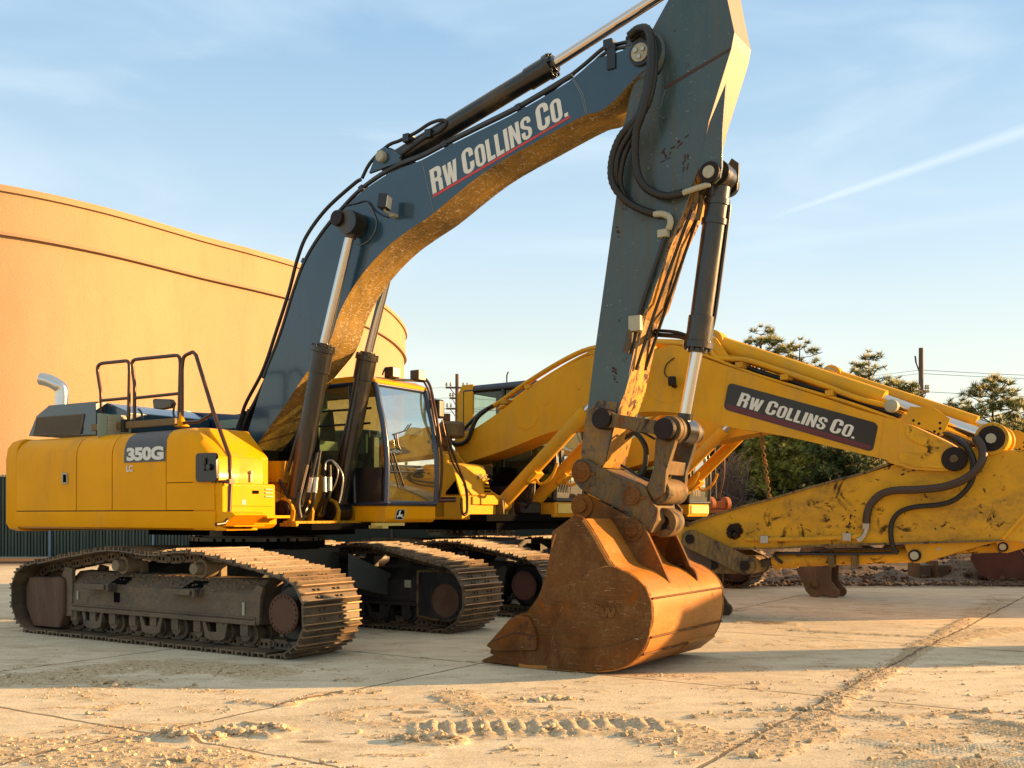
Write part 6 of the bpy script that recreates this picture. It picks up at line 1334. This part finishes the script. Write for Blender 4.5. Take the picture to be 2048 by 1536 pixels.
def wallband(mb, z0, z1, out):
    P_ = [Vector(p) for p in wl2]; rows = []
    for i, p in enumerate(P_):
        d = (P_[min(i+1, len(P_)-1)]-P_[max(i-1, 0)]).normalized(); nn = Vector((d.y, -d.x)); a = p+nn*out; b = p-nn*.6; rows.append([Vector((a.x, a.y, z0)), Vector((a.x, a.y, z1)), Vector((b.x, b.y, z1)), Vector((b.x, b.y, z0))])
    mb.loft(rows, close=True, cap=True)
m = MB(); wallband(m, 0, ZT-.02, 0); part("wall", m, STU, bw)
m = MB(); wallband(m, ZT-1.62, ZT-.22, .10); part("cornice_band", m, STU, bw)
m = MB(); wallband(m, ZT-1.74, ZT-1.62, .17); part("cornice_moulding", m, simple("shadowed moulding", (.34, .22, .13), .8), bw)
m = MB(); wallband(m, ZT-.22, ZT, .20); part("coping", m, STU, bw)
m = MB(); m.prism([(p[0], p[1]) for p in wl2]+[(-34, 31), (-34, -5)], ZT-.8, ZT-.7, f=lambda a, t, b: (a, b, t)); part("flat_roof", m, simple("roof membrane", (.2, .2, .2), .9), bw)
# ================================================================ FENCE LEFT
g = NT("green fence slats"); s_ = g.noise(1.0, 4, .6, 0, (14, 1, .4)); g.set(color=g.mix(g.ramp(s_, .3, .7), (.012, .026, .020), (.05, .085, .065)), rough=.5); SLT = g.m
fn = thing("slatted_fence", "green slatted chain link fence below the tan building", "fence", (-13, 31, 0))
m = MB(); r = random.Random(9); x = -16
while x < 3.4: m.box((x, 0+r.uniform(-.006, .006), 1.35), (.062, .012, 2.5), Matrix.Rotation(r.uniform(-.25, .25), 3, 'Z')); x += .098
part("slat_panel", m, SLT, fn)
m = MB()
for z in (.12, 2.55): m.cyl((-16, -.03, z), (3.4, -.03, z), .02, n=8)
part("fence_rail", m, STEEL, fn)
for k in range(7):
    m = MB(); xx = -16.55+k*3.1+.2; m.cyl((xx, -.05, 0), (xx, -.05, 2.72), .038, n=12); part("fence_post", m, simple("blue grey post", (.16, .22, .30), .5, .2) if k == 0 else bpy.data.materials["blue grey post"], fn)
# wire behind slats blocks light
m = MB(); m.box((-6.3, .03, 1.33), (19.4, .008, 2.42)); part("wire_mesh", m, simple("dark mesh", (.01, .02, .015), .8), fn)
# ================================================================ FENCE RIGHT (dark windscreen)
fr_ = thing("screened_fence", "dark screened fence in front of the pine trees", "fence", (12, 40, 0))
m = MB(); m.box((0, 0, 1.35), (34, .02, 2.5)); part("screen_cloth", m, simple("black green cloth", (.012, .018, .014), .8, 0, .3, 3, .4), fr_)
for k in range(12):
    m = MB(); m.cyl((-17+k*3.1, -.05, 0), (-17+k*3.1, -.05, 2.7), .04, n=10); part("fence_post", m, STEEL, fr_)
sf2 = thing("screened_fence", "black screened fence joining the green slatted fence behind the excavators", "fence", (-2, 31, 0))
m = MB(); m.box((0, 0, 1.2), (15, .02, 2.2)); part("screen_cloth", m, bpy.data.materials["black green cloth"], sf2)
for k in range(6):
    m = MB(); m.cyl((-7.4+k*2.9, -.05, 0), (-7.4+k*2.9, -.05, 2.4), .04, n=10); part("fence_post", m, TRB, sf2)
# unseen steel boxes added at right to throw the long shadows over the slab
def caster(x, y, sx_, sy_, h, label, col):
    u = thing("shadow_caster", label, "shadow blocker", (x, y, 0)); m = MB(); n_ = int(sy_/.14); pr = []
    m.box((0, 0, h/2+.05), (sx_-.06, sy_-.06, h-.1)); part("box_body", m, col, u)
    for q in (-1, 1):
        m = MB()
        for k in range(n_): m.box((q*(sx_/2-.015), -sy_/2+.1+k*(sy_-.2)/max(1, n_-1), h/2+.05), (.035, .07, h-.3))
        m.g = []; part("corrugated_side", m, col, u)
    m = MB()
    for q in (-1, 1):
        for w_ in (-1, 1): m.box((q*(sx_/2-.05), w_*(sy_/2-.05), h/2), (.12, .12, h))
    part("corner_post", m, col, u, bevel=.01)
caster(13.6, 18.1, 2.4, 5.8, 2.9, "unseen blue steel container beyond the right edge of the photo", simple("blue container paint", (.03, .08, .14), .5))
caster(12.6, 11.45, 1.1, 1.15, 3.0, "unseen tall narrow grey steel box added to throw a shadow band over the slab", simple("grey shadow box paint", (.2, .2, .2), .5))
# ================================================================ UTILITY POLES
WOOD = simple("weathered pole wood", (.13, .09, .06), .85, 0, .3, 3, .3)
def pole(px, ytop, Yd, label, arms):
    b = at(px, ytop, Yd); h = b.z; u = thing("utility_pole", label, "utility pole", (b.x, Yd, 0)); m = MB(); m.tube([(0, 0, 0), (0, 0, h)], [.19, .13], n=12, smooth=False); part("pole", m, WOOD, u)
    for py, w, rot in arms:
        z = H+(HY-py)*Yd/F; m = MB(); R = Matrix.Rotation(rot, 3, 'Z'); m.box((0, -.18, z), (w, .12, .14), R); ca = part("crossarm", m, WOOD, u)
        for e in (-.46, -.28, .28, .46):
            mm_ = MB(); p = R @ Vector((e*w, 0, 0)); mm_.lathe((p.x, p.y-.18, z+.06), (0, 0, 1), [(0, .03), (.08, .03), (.1, .09), (.16, .10), (.2, .05), (.3, .07), (.34, .03)], 10); part("insulator", mm_, CREAM, ca)
        m = MB(); 
        for e in (-.3, .3): p = R @ Vector((e*w, 0, 0)); m.cyl((0, -.15, z-.7), (p.x, p.y-.18, z-.06), .03, n=5)
        part("crossarm_brace", m, WOOD, u)
    return u
pole(914, 748, 78, "wooden utility pole with crossarms, left of the yellow boom", [(776, 1.7, .1), (797, 1.1, .1), (818, 1.6, .1)])
pR = pole(1842, 696, 62, "plain tall utility pole rising behind the pines at right", [(783, 1.0, .4)])
m = MB(); zt = H+(HY-742)*62/F; m.cyl((-.3, 0, zt+.5), (-.05, 0, zt-.2), .04, n=6); m.cyl((-.3, 0, zt+.5), (-.35, 0, zt+.9), .05, n=6); part("bracket_arm", m, WOOD, pR)
def wire(name, p0, p1, label, sag=.6, r=.014):
    m = MB(); a, b = Vector(p0), Vector(p1); P_ = [a.lerp(b, k/14)-Vector((0, 0, sag*4*(k/14)*(1-k/14))) for k in range(15)]; m.tube(P_, r, n=5, smooth=False); o = part(name, m, BLK, None, smooth=60, fix=False); tag(o, label, "power line", "power lines between the poles")
for i, py in enumerate((740, 747, 783)):
    a = at(1842, py, 62); wire("power_line", a, (a.x+40, 66, a.z+.3), ("top", "second", "lowest")[i]+" of the three wires running right from the tall pole", .5)
    wire("power_line", a, (a.x-75, 72, a.z+.8), ("top", "second", "lowest")[i]+" of the three wires running left from the tall pole", 2.4, .010)
for i, py in enumerate((774, 795, 816)):
    a = at(914, py, 78); wire("power_line", a, (a.x-45, 80, a.z+.5), ("upper", "middle", "lower")[i]+" wire running left from the crossarmed pole", .6, .012); wire("power_line", (a.x, a.y, a.z), (a.x+28, 84, a.z+.5), ("upper", "middle", "lower")[i]+" wire running right from the crossarmed pole", .5, .012)
# ================================================================ PINES
BARK = simple("pine bark", (.10, .065, .045), .9, 0, .2, 6, .4)
def needle(name, a, b):
    g = NT(name); oi = g.n("ShaderNodeNewGeometry"); g.set(color=g.mix(g.ramp(g.noise(.9, 4, .6), .3, .7), a, b), rough=.6, spec=.3); return g.m
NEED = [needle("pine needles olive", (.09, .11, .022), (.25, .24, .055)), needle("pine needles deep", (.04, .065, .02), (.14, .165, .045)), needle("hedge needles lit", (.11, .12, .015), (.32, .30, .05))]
def pine(X_, Yd, h, w, seed, label, mat, dens=1.0, low=.12, tuft=1.0):
    r = random.Random(seed); u = thing("pine_tree", label, "pine tree", (X_, Yd, 0), 0, "pine trees behind the yard")
    m = MB(); lean = r.uniform(-.02, .02); m.tube([(0, 0, 0), (lean*h*.5, 0, h*.5), (lean*h*.8, 0, h*.8), (lean*h, 0, h*.97)], [.020*h, .012*h, .006*h, .002*h], n=8, smooth=False)
    V = []; Fc = []; br = MB()
    z = low*h
    def tuftat(p, s, d):
        for _ in range(int(34*dens)):
            v = Vector((r.gauss(0, 1), r.gauss(0, 1), r.gauss(0, 1)+.25)).normalized(); v = (v+d*.35+Vector((0, 0, .55))).normalized(); L = s*r.uniform(.6, 1.15); o = v.orthogonal().normalized()*(s*.085); q = p+v*L*.15; b = len(V); V.extend([q-o, q+o, p+v*L]); Fc.append((b, b+1, b+2))
    while z < h*.985:
        f = (z/h-low)/(1-low); R_ = w*1.35*(1-f)**.62*(.75 if f < .12 else 1)+.10
        for k in range(r.randint(5, 7) if f < .75 else r.randint(4, 5)):
            a = r.uniform(0, 6.28); Lb = R_*(r.uniform(.55, 1.12) if f < .5 else r.uniform(.5, 1.15)); rise = Lb*r.uniform(.05, .45)*(1 if f > .3 else .4); st = Vector((lean*z, 0, z)); end = st+Vector((math.cos(a)*Lb, math.sin(a)*Lb, rise)); br.tube([st, st.lerp(end, .5)+Vector((0, 0, -.06*Lb)), end], .012*h*(1-f)*.5+.012, n=4, smooth=False)
            nt = max(3, int(Lb/.26*tuft))
            for t_ in range(nt):
                g_ = (.25 if f < .5 else .38)+(.75 if f < .5 else .62)*(t_+r.random())/nt; p = st.lerp(end, g_)+Vector((r.gauss(0, .13), r.gauss(0, .13), r.gauss(0, .07)))*min(1, Lb); d = (end-st).normalized()
                if r.random() < .8: tuftat(p, .20+.13*r.random(), d)
            for side in (-1, 1):
                if Lb > .8:
                    e2 = st.lerp(end, .6)+Vector((-math.sin(a)*side, math.cos(a)*side, .35))*Lb*.35; tuftat(e2, .28, (e2-st).normalized()); tuftat(st.lerp(e2, .8), .26, d)
        z += h*r.uniform(.030, .048)
    tuftat(Vector((lean*h, 0, h)), .25, Vector((0, 0, 1)))
    b = len(m.v); m.v += br.v; m.f += [tuple(b+i for i in f) for f in br.f]; m.m += br.m
    m.g = []; part("trunk", m, BARK, u, fix=False)
    c = MB(); c.v = [tuple(v) for v in V]; c.f = Fc; c.m = [0]*len(Fc); part("crown", c, mat, u, fix=False)
T_ = [(1528, 655, 45, 2.9, 1, "spiky topped pine just left of centre of the row above the yellow boom", 0), (1592, 680, 44, 2.7, 2, "pine standing right of the tallest, its tip just over the boom", 0), (1742, 705, 43, 2.8, 3, "pine with pointed top between the boom cylinder and the pole", 0), (1800, 757, 42, 2.5, 4, "shorter pine at the foot of the tall pole", 0), (1984, 758, 36, 2.5, 5, "full bushy pine right of the tall pole above the arm pin", 0), (2062, 812, 38, 2.2, 6, "pine cut by the right edge of the photo", 1),
      (1450, 850, 47, 2.6, 7, "dark pine seen under the boom beside the bare shrub", 1), (1660, 770, 46, 2.6, 8, "pine filling the gap between the two pointed pines", 1), (1890, 840, 44, 2.4, 9, "low pine behind the chrome arm rod", 1), (1560, 850, 41, 2.6, 10, "sunlit yellow green pine under the sign", 2), (1690, 860, 40, 2.7, 11, "dark green pine right of the chain under the boom", 1), (1800, 870, 43, 2.5, 12, "pine hidden low behind the boom tip", 1), (1370, 880, 46, 2.4, 13, "pine hidden behind the dangling bucket linkage", 1), (2150, 800, 42, 2.5, 14, "pine outside the right edge", 1)]
for px, yt, Yd, w, sd_, lb_, mi in T_[:13]:
    p = at(px, yt, Yd); pine(p.x, Yd, p.z, w, sd_, lb_, NEED[mi], low=.06, tuft=1.15 if mi else 1.0, dens=.9)
# bare shrub
sh = thing("bare_shrub", "leafless brown shrub in front of the dark screened fence", "shrub", (at(1452, 1000, 36).x, 36, 0))
m = MB(); r = random.Random(4)
for k in range(150):
    a = r.uniform(0, 6.28); e = Vector((math.cos(a)*r.uniform(.1, .9), math.sin(a)*.5, r.uniform(1.8, 3.6))); s0 = Vector((r.gauss(0, .25), r.gauss(0, .2), 0)); mid_ = s0.lerp(e, .6)+Vector((r.gauss(0, .2), 0, .2)); m.tube([s0, mid_, e], .014, n=3, smooth=False)
    for q in range(4): p = s0.lerp(e, r.uniform(.5, 1)); m.tube([p, p+Vector((r.gauss(0, .4), r.gauss(0, .2), r.gauss(.1, .35)))], .009, n=3, smooth=False)
m.g = []; part("branches", m, simple("bare twig", (.16, .11, .08), .8), sh, fix=False)
# ================================================================ SCRAP IN THE YARD
def loose_bucket(name, x, y, rz, s, mat, label, group=None):
    u = thing(name, label, "excavator bucket", (x, y, 0), rz, group); pr = [(-.75, .02), (.25, .02), (.55, .18), (.72, .50), (.66, .85), (.40, 1.10), (.10, 1.20), (-.10, 1.12), (-.22, .80), (-.45, .45)]; pr = [(a*s, b*s) for a, b in pr]; w = .75*s
    m = MB()
    for q in (-1, 1): m.prism(pr, q*w-.015, q*w+.015)
    part("side_plate", m, mat, u, bevel=.004); m = MB(); m.loft([[Vector((a, t, b)) for a, b in pr[:8]] for t in (-w, w)]); part("shell", m, mat, u, solid=.025)
    m = MB()
    for q in (-.2, .2): m.prism([(-.1*s, 1.1*s), (.0, 1.42*s), (.14*s, 1.42*s), (.5*s, 1.15*s), (.5*s, 1.0*s)], q*s-.02, q*s+.02)
    part("hinge_ear", m, mat, u, bevel=.004)
    for k in range(4): m = MB(); t = -w*.85+w*.567*k; m.loft([[Vector((-.70*s, t-.05, .02)), Vector((-.70*s, t+.05, .02)), Vector((-.70*s, t+.05, .11)), Vector((-.70*s, t-.05, .11))], [Vector((-1.0*s, t-.02, .02)), Vector((-1.0*s, t+.02, .02)), Vector((-1.0*s, t+.02, .05)), Vector((-1.0*s, t-.02, .05))]], close=True, cap=True); part("tooth", m, mat, u)
    return u
p = gnd(2020, 1166); loose_bucket("loose_bucket", p.x+.25, p.y+.5, 2.6, .95, RUSTD, "dark red rusted bucket lying on the mulch at the right edge")
p = at(1400, 1035, 25); loose_bucket("loose_bucket", p.x-.1, 25.5, .4, 1.15, RUSTD, "dark rusted bucket standing behind the folded yellow arm")
p = at(1437, 1008, 23.0); pc2 = thing("pin_hanger", "rusty orange pair of round lugs resting on the dark bucket behind the yellow arm", "coupler lugs", (p.x, 23.0, p.z))
m = MB(); m.ring((-.18, 0, 0), (1, .4, 0), .06, .16, .10, 24); m.ring((.18, .1, 0), (1, .4, 0), .06, .16, .10, 24); m.box((0, .05, -.02), (.3, .16, .16)); m.box((0, .05, -.17), (.6, .3, .08)); m.g = m.g[:1]; m.g = []; part("lug", m, simple("orange rusty paint", (.40, .13, .04), .6, 0, .3, 9, .4), pc2, bevel=.01)
m = MB(); m.box((0, .05, -.75), (.5, .4, 1.1)); part("post_block", m, RUSTD, pc2)
# planks, pipe pieces, mud mat
GRP = simple("weathered plank", (.26, .24, .21), .85, 0, .3, 6, .3)
for i, (px, py, L_, rz, w) in enumerate(((1900, 1152, 2.6, -.05, .26), (1935, 1140, 2.2, .04, .24), (1950, 1160, 1.8, -.12, .2))):
    p = gnd(px, py); o = MB(); o.box((0, 0, .05+.03*i), (L_, w, .06)); k = part("plank", o, GRP, None, bevel=.006); k.location = (p.x+.6, p.y, 0); k.rotation_euler = (0, 0, rz); tag(k, ("longest grey plank on the mulch left of the red rusted bucket", "grey plank lying behind the longest plank by the red bucket", "short grey plank nearest the red rusted bucket")[i], "plank", "grey planks beside the rusted bucket")
for i, (px, py) in enumerate(((1842, 1160), (1878, 1160))):
    p = gnd(px, py); u = thing("steel_bracket", ("left", "right")[i]+" one of two short rusty brackets standing on the mulch", "bracket", (p.x, p.y, 0), .2, "rusty brackets on the mulch"); m = MB(); m.box((0, 0, .2), (.30, .3, .26)); part("body", m, GRIME, u, bevel=.02); m = MB(); m.box((-.17, 0, .22), (.03, .42, .40)); part("flange", m, GRIME, u, bevel=.006); m = MB(); m.cyl((-.15, 0, .25), (.25, 0, .25), .09, n=16); part("tube_stub", m, LINK, u)
# chain hanging from boom B
c0 = FB.P(-.0, 1522, 866); c1 = FB.P(.0, 1540, 1004); ch_ = MB(); N_ = 24
wa = lambda p, t=0: Vector((FB.o.x+FB.u.x*p[0]+FB.v.x*t, FB.o.y+FB.u.y*p[0]+FB.v.y*t, p[1]))
A_, B_ = wa(c0), wa(c1)
for k in range(N_):
    p = A_.lerp(B_, (k+.5)/N_)+Vector((0, 0, -.02*math.sin(k))); h_ = (A_-B_).length/N_*.72; up = (A_-B_).normalized(); sd2 = (Vector((1, 0, 0)) if k % 2 else Vector((.25, 1, 0))).normalized(); P_ = [p+up*h_*math.sin(a)+sd2*.024*math.cos(a) for a in [2*math.pi*i/10 for i in range(11)]]; ch_.tube(P_, .008, n=5, smooth=False)
ch_.g = []; tag(part("hanging_chain", ch_, simple("rusty yellow chain", (.33, .17, .05), .6, .3), None), "rusty chain hanging from the sign bearing boom down to its folded arm", "chain")
